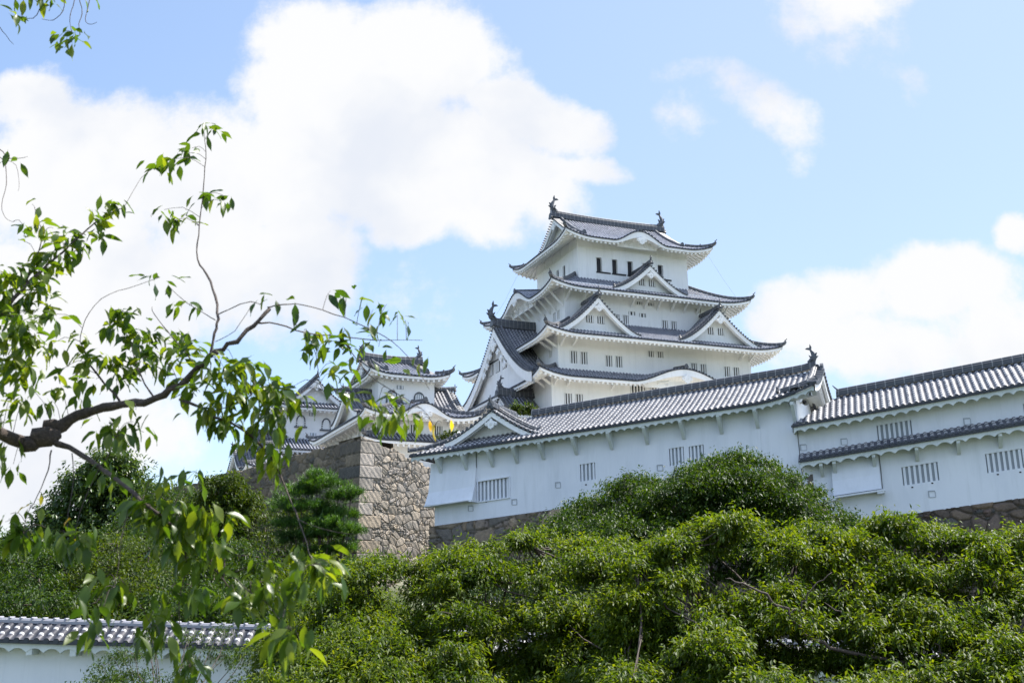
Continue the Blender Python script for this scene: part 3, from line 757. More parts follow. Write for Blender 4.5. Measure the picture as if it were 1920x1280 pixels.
# eave struts
W5P, W5Q = side_map(0, 9.45, 7.69), side_map(3, 9.45, 7.69)
struts(keep, W5P, [-9.3, -7.4, -1.9, -.3, 1.2, 2.9, 4.4, 6.0, 7.6, 9.3], kz(30.75), kz(29.4), 1.5)
struts(keep, W5Q, [-7, -5.6, -4.2, -2.8, -1.4, 0, 1.4, 2.8, 4.2, 5.6, 7.3], kz(30.8), kz(28.9), 1.7)
W4P, W4Q = side_map(0, 11.15, 9.47), side_map(3, 11.15, 9.47)
struts(keep, W4P, [-10.9, -9.6, 9.8, 11.0], kz(25.2), kz(24.2), 1.6); struts(keep, W4Q, [7.9, 9.2], kz(25.2), kz(24.0), 1.6)
W3P, W3Q = side_map(0, 12.01, 9.6), side_map(3, 12.01, 9.6)
struts(keep, W3P, [-11.7, -10.3, -5.5], kz(21.3), kz(20.2), 1.3); struts(keep, W3Q, [8, 9.4], kz(21.3), kz(20.2), 1.3)
# first roof, mostly hidden by the gallery
Tier(keep, 14.6, 11.9, kz(15.6), 2.9, 1.6, fh=.3)
# lightning wires from the eaves
for (x, y, z), (x2, y2, z2) in (((8.4, -6.9, kz(36.7)), (11.0, -8.4, kz(31.2))), ((-8.5, 6.9, kz(36.7)), (-11.2, 8.6, kz(31.2)))):
    w = MB(); w.tube([(x, y, z), ((x+x2)/2+.1, (y+y2)/2, (z+z2)/2-.25), (x2, y2, z2)], .008, 4); w.build('cable', METAL, keep)
# tapered stone base
def stone_base(root, hu, hv, z0, z1, tap):
    w = MB(); n = 6
    for k in range(4):
        P = side_map(k, hu, hv); Ls = hu if k in (0, 2) else hv
        rows = []
        for i in range(n+1):
            q = i/n; o = tap*(1-q)**1.6; z = z0+(z1-z0)*q
            rows.append([P(-Ls-o, -o, z), P(Ls+o, -o, z)])
        w.grid(rows, flip=True)
    w.poly([(-hu, -hv, z1), (hu, -hv, z1), (hu, hv, z1), (-hu, hv, z1)])
    return w
def b_farstone(t, b):
    g = nd(t, 'ShaderNodeTexCoord')
    mp = nd(t, 'ShaderNodeMapping', {'Vector': g.outputs['Object'], 'Scale': (1.1, 1.1, 1.8)})
    v = nd(t, 'ShaderNodeTexVoronoi', {'Vector': mp.outputs[0], 'Scale': 1.0}); v2 = nd(t, 'ShaderNodeTexVoronoi', {'Vector': mp.outputs[0], 'Scale': 1.0}, feature='DISTANCE_TO_EDGE')
    c = ramp(t, v.outputs['Color'], [(0, (.20, .18, .15)), (1, (.36, .32, .27))]); e = ramp(t, v2.outputs['Distance'], [(.02, (.1, .1, .1)), (.08, (1, 1, 1))])
    mu = nd(t, 'ShaderNodeMix', {0: 1.0, 6: c, 7: e}, data_type='RGBA', blend_type='MULTIPLY'); t.links.new(mu.outputs[2], b.inputs['Base Color'])
    bp = nd(t, 'ShaderNodeBump', {'Height': v2.outputs['Distance'], 'Strength': .8, 'Distance': .2}); t.links.new(bp.outputs[0], b.inputs['Normal'])
FARSTONE = mat('far_stone', rough=.9, build=b_farstone)
stone_base(keep, 12.6, 10.2, kz(-3.2), kz(9.6), 4.5).build('stone_base', FARSTONE, keep)
# gabled annexe against the keep's shaded side
an = empty('annexe_building', tuple(Vector((11.2, 109.2, 0)) + Matrix.Rotation(R(22.28), 3, 'Z') @ Vector((-14.0, -5.2, 12.0))), R(22.28))
tag(an, 'small white annexe with dark tiled gabled roof beside the tallest tower', 'building')
def az_(z): return z+CAM_Z-12.0
Tier(an, 2.3, 3.6, az_(17.4), 2, .8, rise=(.5, .045), G=1.45, shach=.85, fh=.2, upl=.35, ul=1.6)
storey(an, 1.7, 2.8, az_(9), az_(17.6))

# ================================================================== WEST SMALL KEEP
ZW = 12.0
wk = empty('small_keep', (-11.77, 96.2, ZW), R(25))
tag(wk, 'smaller white turret with curved arch gable, above the pale corner of the stone wall', 'turret')
def wz(z): return z+CAM_Z-ZW
storey(wk, 3.87, 7.8, wz(11.3), wz(16.6), front=[(x, wz(15.0), .85, .85, 4) for x in (-2.35, -.3, 1.95)], left=[(x, wz(14.9), .7, .8, 3) for x in (0, 3, 6)])
w = MB()
for k in range(4):
    P = side_map(k, 2.7, 4.8); wall_holes(w, P, -(2.7 if k % 2 == 0 else 4.8), (2.7 if k % 2 == 0 else 4.8), wz(16.2), wz(20.62), [])
w.build('wall', PLASTER, wk)
def bell(root, P, c, z, w=.95, h=1.15, knobs=False):
    """bell-shaped window: dark frame arch, pale barred inside, sill"""
    mb = MB(); arch = []
    for i in range(13):
        t = math.pi*i/12
        arch.append((c-math.cos(t)*w*.5*(1-.12*math.sin(t)), z+h*.12+math.sin(t)*h*.42))
    prof = [(c-w*.54, z-h*.5)]+arch+[(c+w*.54, z-h*.5)]
    mb.cur = 1 if knobs else 2
    mb.prism([P(a, -.005, b) for a, b in prof][::-1], [P(a, .02, b) for a, b in prof][::-1])
    mb.cur = 0
    if knobs:
        q = [Vector((a, b, 0)) for a, b in prof]
        for a, b in zip(q, q[1:]):
            m = max(1, int((b-a).length/.22))
            for i in range(m):
                e = a+(b-a)*(i+.5)/m
                mb.box(P, e.x-.07, e.x+.07, -.09, -.0, e.y-.06, e.y+.06)
        mb.box(P, c-w*.8, c+w*.8, -.16, 0, z-h*.5-.14, z-h*.5)
        mb.cur = 1; mb.box(P, c-w*.3, c+w*.3, -.05, 0, z-h*.42, z+h*.4)
    else:
        mb.tube([P(a, -.05, b) for a, b in prof], .06, 5)
        mb.cur = 1
        for i in range(4): x = c+(i-1.5)*w*.22; mb.box(P, x-.05, x+.05, -.06, 0, z-h*.48, z+h*.34)
    return mb.build('window', [ORN, PLASTER, SHADE], root)
PW = side_map(0, 2.7, 4.8)
bell(wk, PW, -1.45, wz(18.35)); bell(wk, PW, 1.2, wz(18.35))
window(wk, PW, -.98, -.32, wz(19.15), wz(19.5), 0, bars=2, proud=True, dark=False)
struts(wk, PW, [-2.3, -1.4, -.45, .5, 1.4, 2.3], wz(20.55), wz(19.85), .9, .12)
P2 = side_map(0, 3.87, 7.8); P2l = side_map(3, 3.87, 7.8)
struts(wk, P2l, [-7+1.5*i for i in range(11)], wz(16.2), wz(15.1), 1.2, .14)
struts(wk, P2, [-3.6, -1.4, 2.9, 3.7], wz(16.1), wz(15.4), 1.1, .14)
V2 = Tier(wk, 5.4, 9.6, wz(15.95), 4.9, 1.5, rise=(.31, .02), kara={0: (.1, 2.7, 1.15)}, upl=.45, ul=2.6, fh=.24)
V1 = Tier(wk, 3.85, 6.0, wz(20.3), 4, 1.2, rise=(.32, .012), G=2.75, shach=.85, upl=.45, ul=2.4, fh=.22)
chidori(wk, V2.P[3], 2.6, .5, wz(19.0), wz(16.5), 4.2, 2.6, wins=0, ws=.7, label='shaded side gable')
chidori(wk, V2.P[1], -3.2, .5, wz(19.6), wz(16.4), 4.4, 2.2, wins=0, ws=.7)
Tier(wk, 5.3, 9.4, wz(13.7), 2.2, 1.2, fh=.22, upl=.3, ul=2)
stone_base(wk, 4.2, 9.0, wz(2.0), wz(11.4), 2.5).build('stone_base', FARSTONE, wk)

# ================================================================== NORTH-WEST SMALL KEEP
ZI = 13.0
ik = empty('corner_keep', tuple(Vector((-25.4, 112, ZI)) + Matrix.Rotation(R(25), 3, 'Z') @ Vector((3.4, 3.9, 0))), R(25))
tag(ik, 'farthest white turret with bell-shaped windows, partly behind cherry leaves', 'turret')
def iz(z): return z+CAM_Z-ZI
w = MB()
for k in range(4):
    P = side_map(k, 3.4, 3.9); Ls = 3.4 if k % 2 == 0 else 3.9; wall_holes(w, P, -Ls, Ls, iz(16), iz(22.05), [])
w.build('wall', PLASTER, ik)
PI0 = side_map(0, 3.4, 3.9); PI3 = side_map(3, 3.4, 3.9)
bell(ik, PI0, -1.65, iz(20.1), .9, 1.2, True); bell(ik, PI0, 1.25, iz(19.9), .9, 1.2, True); bell(ik, PI3, 1.2, iz(20.3), .9, 1.2, True)
window(ik, PI0, -.75, 0, iz(20.75), iz(21.15), 0, bars=2, proud=True, dark=False); window(ik, PI0, -.55, .15, iz(18.5), iz(18.85), 0, bars=2, proud=True, dark=False)
I1 = Tier(ik, 4.9, 5.3, iz(21.5), 3.2, 1.5, rise=(.46, .03), upl=.5, ul=2.6, fh=.22, G=None)
chidori(ik, I1.P[0], -.1, 1.2, iz(25.0), iz(22.2), 3.6, 8.2, wins=0, ws=.8)
I2 = Tier(ik, 6.2, 6.8, iz(16.5), 3.0, 1.4, rise=(.46, .03), upl=.45, ul=2.6, fh=.22)
chidori(ik, I2.P[3], -1.5, .5, iz(19.4), iz(17.0), 4.0, 2.6, wins=0, ws=.7)
storey(ik, 4.9, 5.5, iz(10.5), iz(16.6))
I3 = Tier(ik, 8.6, 10.0, iz(13.9), 3.2, 1.4, rise=(.46, .03), upl=.45, ul=2.6, fh=.22)
chidori(ik, I3.P[3], 1.5, .5, iz(17.0), iz(14.4), 4.2, 2.8, wins=0, ws=.7)
stone_base(ik, 7.2, 8.6, iz(3), iz(13.7), 2.5).build('stone_base', FARSTONE, ik)
# ================================================================== NEAR BUILDINGS
def gallery_frame(name, org, rz, label):
    e = empty(name, (org[0], org[1], CAM_Z), R(rz)); tag(e, label, 'gallery building'); return e
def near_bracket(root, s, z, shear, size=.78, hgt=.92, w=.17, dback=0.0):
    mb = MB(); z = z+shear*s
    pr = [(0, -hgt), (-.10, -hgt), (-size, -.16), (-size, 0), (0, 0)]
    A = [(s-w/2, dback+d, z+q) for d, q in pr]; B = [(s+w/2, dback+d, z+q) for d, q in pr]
    mb.prism(A, B); return mb.build('bracket', PLASTER_W, root)
def arch_fascia(mb, s0, s1, zf, d, h0=.16, h1=.30, pitch=.62, thick=.12):
    """plaster board under the tiles with a row of small arches cut in its lower edge"""
    n = int((s1-s0)/pitch); p = (s1-s0)/n; sub = 8; fr, bk = [], []
    for i in range(n*sub+1):
        s = s0+p*i/sub; ph = (i % sub)/sub; t = abs(ph-.5)*2
        hh = h0+(h1-h0)*(1-math.sqrt(max(0, 1-(t/.82)**2)) if t < .82 else 1)
        z = zf(s)
        fr.append([(s, d, z-hh), (s, d, z)]); bk.append([(s, d+thick, z-hh), (s, d+thick, z)])
    mb.grid(fr, flip=True); mb.grid(bk); mb.grid([[b[0], a[0]] for a, b in zip(fr, bk)], flip=True)

def gunport(mb, s, z, q=.17, d=0.0):
    for a0, a1, c0, c1 in ((s-q, s+q, z+q, z+q+.045), (s-q-.045, s-q, z-q, z+q+.045), (s-q, s+q, z-q-.02, z-q), (s+q, s+q+.02, z-q, z+q)):
        mb.box(ident, a0, a1, d-.035, d+.01, c0, c1)

# ---- long gallery (wall A)
SA = .078
ga = gallery_frame('long_gallery', (5.32, 54.2), -23.5, 'long white gallery in shade with twelve eave brackets, below the tallest tower')
ZE = 9.02                                           # eave tile height at s=0
def zeA(s):
    z = ZE+.066*s
    if s < -10: z += .02*(-10-s)
    return z
def upA(s): return .5*max(0, (s-7.6)/3)**2
def zA(s, d):                                       # d from the eave (front at y=-.9)
    e = s+11.95
    c = .45*d+.012*d*d
    return zeA(s)+c+upA(s)*max(0, 1-d/2.6)**1.5
XL, XR, EV = -11.95, 10.75, .9
PA_ = lambda s, d, z: (s, -EV+d, z)
PAb = lambda s, d, z: (-s, 7.1-d, z)
tm = MB()
Dr = 4.0
tile_slope(tm, PA_, XL, XR, lambda s: min(Dr, (s-XL)*.9+.001), zA, steps=True, edge=.10)
tile_slope(tm, PAb, -XR, -XL, lambda s: min(Dr, (-s-XL)*.9+.001), lambda s, d: zA(-s, d), .6, edge=.10)
PAl = lambda s, d, z: (XL+d, 3.1-s, z)              # left hip end
tile_slope(tm, PAl, -4.0, 4.0, lambda s: max(.0, (4.0-abs(s))/.9), lambda s, d: zA(XL+d, d*.9)+.0, .6)
roofA = tm.build('roof', TILE, ga, smooth=True)
em = MB()
arch_fascia(em, XL+.1, XR-.05, lambda s: zA(s, 0)-.10, -EV+.10, pitch=.42, h1=.27)
em.grid([[(s, -EV+.2, zA(s, 0)-.26), (s, .02, zeA(s)+upA(s)*.4-.12)] for s in [XL+.2+i*.5 for i in range(46)]])
em.grid([[(s, 6.2, zeA(s)-.12), (s, 7.0, zeA(s)-.30)] for s in [XL+.2+i*.5 for i in range(46)]])
em.grid([[(s, 6.95, zeA(s)-.36), (s, 6.95, zeA(s)-.08)] for s in [XL+.2+i*.5 for i in range(46)]])
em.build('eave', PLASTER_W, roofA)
rm, om = Multi(), Multi()
rs = [-5.9+i*(16.35/24) for i in range(25)]
def zrA(s): return zA(s, Dr)+.05
rm.sweep([(s, 3.1, zrA(s)+(.10*max(0, (s-9.2)/1.2)**2)) for s in rs], .42, .40)
# right verge ridges and hip stub
for yy, dd in ((-1, 1), (1, -1)):
    q = [(10.35, 3.1+yy*(Dr-d), zA(10.35, d)+.03) for d in (1.3, 1.9, 2.6, 3.3, 4.0)] if yy < 0 else [(10.5, 3.1+(Dr-d), zA(10.5, d)+.03) for d in (.1, 1, 2, 3, 4.0)]
    rm.sweep(q, .34, .34)
rm.sweep([(9.0, -.15, zA(9.0, .75)+.02), (9.6, -.2, zA(9.6, .7)+.03), (10.3, -.15, zA(10.3, .8)+.06), (10.6, .2, zA(10.6, 1.2)+.10)], .30, .26)
finial(om, ident, 8.85, -.15, zA(9.0, .75)+.05, .55, -1, 0, False)
finial(om, ident, 10.62, .45, zA(10.4, 1.3)+.05, .6, .6, -1, False)
fish(om, ident, 10.3, 3.1, zrA(10.3)+.40, .66, -1, 0)
finial(om, ident, 10.75, 3.1, zrA(10.6)-.2, .8, 1, 0, False)
# left hip ridge with white-lined stack
q = [(XL-.05+d/.9, 3.1-(Dr-d), zA(XL+d/.9, d)+.04+.16*max(0, 1-d/.9)**2) for d in (0, .3, .7, 1.1, 1.6, 2.0)]
rm.sweep(q, .30, .22); finial(om, ident, q[0][0], q[0][1], q[0][2]+.02, .42, -1, -.6, False)
rm.build('ridge', RIDGE, roofA); om.build('ridge_ornament', ORN, roofA)
vt = MB()
for i in range(28):
    d = .12+i*(7.85/28); dd = d if d < 4 else 8-d; y = -EV+d
    vt.tube([(XR-.35, y, zA(XR, dd)+.05), (XR+.12, y, zA(XR, dd)+.03)], .10, 8)
vt.build('verge_tiles', ORN, roofA)
bb = MB()
for o0, o1, th, zo in ((XR-.12, XR+.02, .34, -.05), (XR-.34, XR-.2, .3, -.3)):
    rows = [[(o0, -EV+.12+i*.77, zA(XR, min(.12+i*.77, 8-(.12+i*.77)))+zo-th), (o1, -EV+.12+i*.77, zA(XR, min(.12+i*.77, 8-(.12+i*.77)))+zo-th), (o1, -EV+.12+i*.77, zA(XR, min(.12+i*.77, 8-(.12+i*.77)))+zo), (o0, -EV+.12+i*.77, zA(XR, min(.12+i*.77, 8-(.12+i*.77)))+zo), (o0, -EV+.12+i*.77, zA(XR, min(.12+i*.77, 8-(.12+i*.77)))+zo-th)] for i in range(11)]
    bb.grid(rows, flip=True)
bb.grid([[(9.5, -EV+.12+i*.77, zA(XR, min(.12+i*.77, 8-(.12+i*.77)))-.14), (XR, -EV+.12+i*.77, zA(XR, min(.12+i*.77, 8-(.12+i*.77)))-.14)] for i in range(11)], flip=True)
bb.build('bargeboard', PLASTER, roofA)
# small dormer gable on the left
chidori(ga, PA_, -7.05, 1.05, 10.62, 9.0, 2.95, 3.0, wins=0, ridge_h=.42, ws=.72, board=.3, curve=1.3)
# walls: sheared so that openings follow the slope
f_sh = lambda s, z: z+SA*s
WA0, WA1 = -10.75, 9.66
top_z = 9.08
def un(z, s): return z-SA*s
wins = [(-7.99, -6.1, un(5.68, -6.1), un(6.63, -8)), (-1.92, -1.05, un(6.36, -1.07), un(7.2, -1.92)), (3.04, 3.83, un(6.85, 3.8), un(7.7, 3.04)), (4.09, 4.88, un(6.93, 4.85), un(7.73, 4.09))]
w = MB(); PF = lambda s, d, z: (s, d, z)
zb = 5.15
wall_holes(w, PF, WA0, WA1, zb, top_z, wins, .16, SA)
for y0, y1, s in ((0, 6.2, WA1), (6.2, 0, WA0)):
    w.poly([(s, y0, zb+SA*s), (s, y1, zb+SA*s), (s, y1, top_z+SA*s), (s, (y0+y1)/2, zA(s, 3.85)), (s, y0, top_z+SA*s)])
w.poly([(WA1, 6.2, zb+SA*WA1), (WA0, 6.2, zb+SA*WA0), (WA0, 6.2, top_z+SA*WA0), (WA1, 6.2, top_z+SA*WA1)])
# plaster posts, slight vertical seams
w.box(lambda a, b, c: (a, b, c+SA*a), 7.62, 7.80, -.03, .01, zb+1.2, top_z)
w.box(lambda a, b, c: (a, b, c+SA*a), WA1-.14, WA1+.03, -.03, .01, zb, top_z)
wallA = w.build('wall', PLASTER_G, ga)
for i, (a, b, c, d) in enumerate(wins):
    window(ga, PF, a, b, c, d, bars=(8 if i == 0 else 4), reveal=.14, shear=SA, dark=False, barfill=.46, frame=(.06 if i == 0 else 0))
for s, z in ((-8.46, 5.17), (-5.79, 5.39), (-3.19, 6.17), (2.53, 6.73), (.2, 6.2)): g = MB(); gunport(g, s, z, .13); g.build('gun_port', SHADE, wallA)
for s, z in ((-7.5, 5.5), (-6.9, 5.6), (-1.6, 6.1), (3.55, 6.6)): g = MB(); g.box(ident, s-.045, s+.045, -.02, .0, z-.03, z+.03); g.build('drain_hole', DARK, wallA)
for s in (-10.29, -8.68, -7.07, -5.57, -3.99, -2.06, -.05, 1.92, 3.89, 5.87, 7.72, 9.58):
    near_bracket(ga, s, zeA(0)-.22, .066 if s < 8 else .070)
# stone-drop bay on the left corner: flares outwards to the bottom
w = MB()
a, b = -10.98, -8.1; z1, z0 = 7.72, 5.62; fl = .62
tp = [(a-.02, .0, z1+SA*(a+8)), (b, .0, z1+SA*(b+8))]
q = [(a, -.03, z1+SA*(a+8.1)+.35), (b, -.03, z1+SA*(b+8.1)), (b, -fl*.42, z0+.75+SA*(b+8.1)), (b, -fl, z0+SA*(b+8.1)), (a-.1, -fl, z0+SA*(a+8.1)+.02), (a-.05, -fl*.42, z0+.75+SA*(a+8.1))]
w.prism([q[0], q[5], q[4], (a-.1, .1, q[4][2]), (a, .1, q[0][2])], [q[1], q[2], q[3], (b, .1, q[3][2]), (b, .1, q[1][2])])
w.box(lambda x, y, z: (x, y, z+SA*x), a-.12, b+.03, -fl-.05, .02, z0+.58, z0+.64)
w.box(lambda x, y, z: (x, y, z+SA*x), b-.16, b+.04, -fl-.1, .02, z0+.50, z0+.60)
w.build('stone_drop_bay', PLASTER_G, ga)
w = MB(); w.tube([(b+.01, -.04, z1+.55), (b+.01, -.06, z1-.3)], .02, 4); w.tube([(9.60, -.06, 9.35), (9.64, -.07, 8.2), (9.66, -.06, 7.1), (9.71, -.07, 5.9)], .016, 4)
w.tube([(9.40, -.75, 9.5), (9.66, -.1, 8.55), (9.70, .6, 8.6), (9.70, 1.5, 8.75)], .016, 4); w.tube([(9.66, -.1, 8.55), (9.5, -.4, 8.0)], .016, 4)
w.build('cable', METAL, ga)
zs = at(1530, 754, 51.9).z-CAM_Z
sp = MB(); sp.tube([(9.66, 1.95, zs+.02), (9.80, 1.80, zs+.01)], [.05, .05], 8)
sp.tube([(9.75, 1.85, zs+.01), (9.90, 1.66, zs), (9.95, 1.60, zs)], [.06, .17, .20], 14, cap=False); sp.cur = 1; sp.tube([(9.85, 1.72, zs), (9.95, 1.60, zs)], [.09, .07], 10)
spk = sp.build('loudspeaker', [LGREY, DARK]); spk.location = ga.location; spk.rotation_euler = ga.rotation_euler
tag(spk, 'round horn loudspeaker under the eave at the gable end of the long gallery', 'loudspeaker')

# ---- right-hand gallery (wall B) with a pent roof
SB = .105
gb = gallery_frame('terrace_gallery', (14.18, 50.3), -20, 'white gallery at the right edge with a second lean-to strip of tiles across its wall')
XB0, XB1 = -.25, 15.0
def zeB(s): return 8.27+.108*s+.0006*s*s
def zB(s, d): return zeB(s)+.50*d+.008*d*d
PB_ = lambda s, d, z: (s, -.9+d, z)
tm = MB(); tile_slope(tm, PB_, XB0, XB1, lambda s: min(2.95, (s-XB0)*1.32+.03), zB, steps=True, edge=.10)
tile_slope(tm, lambda s, d, z: (-s, 5.0-d, z), -XB1, -XB0, lambda s: min(2.95, (-s-XB0)*1.32+.03), lambda s, d: zB(-s, d), .6)
roofB = tm.build('roof', TILE, gb, smooth=True)
em = MB(); arch_fascia(em, XB0+.1, XB1, lambda s: zeB(s)-.10, -.80, pitch=.52)
em.grid([[(s, -.7, zeB(s)-.24), (s, .02, zeB(s)-.10)] for s in [XB0+.1+i*.5 for i in range(31)]])
em.poly([(XB0+.05, -.85, zeB(XB0)-.3), (XB0+.05, .1, zeB(XB0)-.3), (XB0+.05, .1, zeB(XB0)+.05), (XB0+.05, -.85, zeB(XB0)-.02)]); em.poly([(XB0+.03, -.86, zeB(XB0)), (XB0+.03, 4.9, zeB(XB0)), (1.98, 2.05, zB(1.95, 2.95)-.02)])
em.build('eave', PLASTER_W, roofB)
rm, om = Multi(), Multi(); rm.sweep([(2.0+i*.65, 2.05, zB(2.0+i*.65, 2.95)+.02) for i in range(21)], .40, .40)
finial(om, ident, 1.95, 2.05, zB(2, 2.95)-.05, .6, -1, 0, False); om.tube([(2.0, 2.05, zB(2, 2.95)+.35), (1.85, 2.05, zB(2, 2.95)+.5), (1.75, 2.05, zB(2, 2.95)+.62)], [.05, .04, .02], 6)
rm.build('ridge', RIDGE, roofB); om.build('ridge_ornament', ORN, roofB)
# pent roof
def zpB(s): return 6.52+.112*s
def zpB2(s, d): return zpB(s)+.50*d
tm = MB(); tile_slope(tm, lambda s, d, z: (s, -.85+d, z), -.05, XB1, lambda s: .82, zpB2, steps=True, edge=.10)
pr = tm.build('roof', TILE, gb, smooth=True); pr['label'] = 'narrow lean-to strip of dark tiles below the windows'
em = MB(); arch_fascia(em, .02, XB1, lambda s: zpB(s)-.10, -.75); em.grid([[(s, -.65, zpB(s)-.24), (s, .0, zpB(s)-.10)] for s in [i*.5 for i in range(31)]])
em.poly([(.02, -.8, zpB(0)-.2), (.02, 0, zpB(0)-.2), (.02, 0, zpB2(0, .82)), (.02, -.8, zpB(0)-.02)])
em.build('eave', PLASTER_W, pr)
winsB = [(3.69, 5.28, un(7.35, 0)-.0, 0), (4.61, 6.23, 0, 0), (8.32, 9.9, 0, 0), (9.95+1.0, 12.4, 0, 0)]
# openings given in the sheared frame of this wall
def ub(z, s): return z-SB*s
WB = [(3.69, 5.28, ub(7.42, 5.28)-.10, ub(8.1, 3.69)), (4.61, 6.23, ub(5.32, 6.2), ub(6.02, 4.61)), (8.32, 9.9, ub(5.70, 9.88), ub(6.42, 8.32)), (10.2, 11.8, ub(8.0, 11.0), ub(8.75, 11.0))]
w = MB(); wall_holes(w, PF, 0, XB1, 3.30, 8.25, WB, .16, SB)
w.poly([(0, 4.2, 3.3), (0, 0, 3.3), (0, 0, 8.25), (0, 4.2, 8.25)])
w.poly([(XB1, 0, 3.3+SB*XB1), (XB1, 4.2, 3.3+SB*XB1), (XB1, 4.2, 8.25+SB*XB1), (XB1, 2.1, 9.6+SB*XB1), (XB1, 0, 8.25+SB*XB1)])
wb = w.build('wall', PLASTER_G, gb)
for i, (a, b, c, d) in enumerate(WB): window(gb, PF, a, b, c, d, bars=7, reveal=.14, shear=SB, dark=False, barfill=.48)
for s, z in ((5.84, 4.68), (2.14, 7.41), (7.75, 8.0), (.2, 7.25)): g = MB(); gunport(g, s, z, .13); g.build('gun_port', SHADE, wb)
for s, z in ((5.0, 5.05), (5.9, 5.2), (8.75, 5.45), (9.7, 5.5)): g = MB(); g.box(ident, s-.045, s+.045, -.02, 0, z-.03, z+.03); g.build('drain_hole', DARK, wb)
for s in (.97, 1.59, 3.42, 5.36, 7.2, 9.01, 10.9, 12.8): near_bracket(gb, s, zpB(0)-.24, .112, .68, .62, .16)
w = MB(); a, b = 1.42, 3.62; fl = .5
q0 = [(a, -.02, 6.45), (a, -fl*.5, 5.5), (a, -fl, 4.78), (a, .1, 4.78), (a, .1, 6.45)]
w.prism(q0, [(b, y, z+SB*(b-a)) for _, y, z in q0])
w.box(lambda x, y, z: (x, y, z+SB*(x-a)), a-.12, b+.16, -fl-.08, .0, 4.66, 4.74); w.box(lambda x, y, z: (x, y, z+SB*(x-a)), b-.2, b+.12, -fl-.06, .0, 4.56, 4.66); w.box(lambda x, y, z: (x, y, z+SB*(x-a)), a-.1, a+.12, -fl-.06, .0, 4.56, 4.66)
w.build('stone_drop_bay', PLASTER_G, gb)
w = MB(); w.tube([(b+.04, -.04, 6.75), (b+.06, -.06, 6.0), (b+.05, -.3, 5.0)], .018, 4); w.build('cable', METAL, gb)

# ================================================================== STONE WALLS
def vcell(S, Z, cw, ch, seed, aniso=0.0, corner=None, jit=.85):
    """irregular stone cells on a face: returns (edge distance, cell random, cell dx, cell dz)"""
    r = np.random.default_rng(seed)
    n = 97; JX = r.random((n, n))*jit+(1-jit)/2; JZ = r.random((n, n))*jit+(1-jit)/2; RR = r.random((n, n)); WW = .75+.5*r.random((n, n))
    z = Z/ch; s = S/cw + .5*(np.floor(z) % 2)*0
    i0 = np.floor(s).astype(int); k0 = np.floor(z).astype(int)
    b1 = np.full(S.shape, 9e9); b2 = b1.copy(); rid = np.zeros(S.shape); dx = np.zeros(S.shape); dz = np.zeros(S.shape)
    for di in (-1, 0, 1):
        for dk in (-1, 0, 1):
            i = i0+di; k = k0+dk; a, b = i % n, k % n
            ex = (s-(i+JX[a, b])); ez = (z-(k+JZ[a, b]))
            d = np.sqrt(ex*ex+ez*ez)+(1-WW[a, b])*.35
            m = d < b1
            b2 = np.where(m, b1, np.minimum(b2, d)); b1 = np.where(m, d, b1)
            rid = np.where(m, RR[a, b], rid); dx = np.where(m, ex, dx); dz = np.where(m, ez, dz)
    return (b2-b1), rid, dx, dz, b1
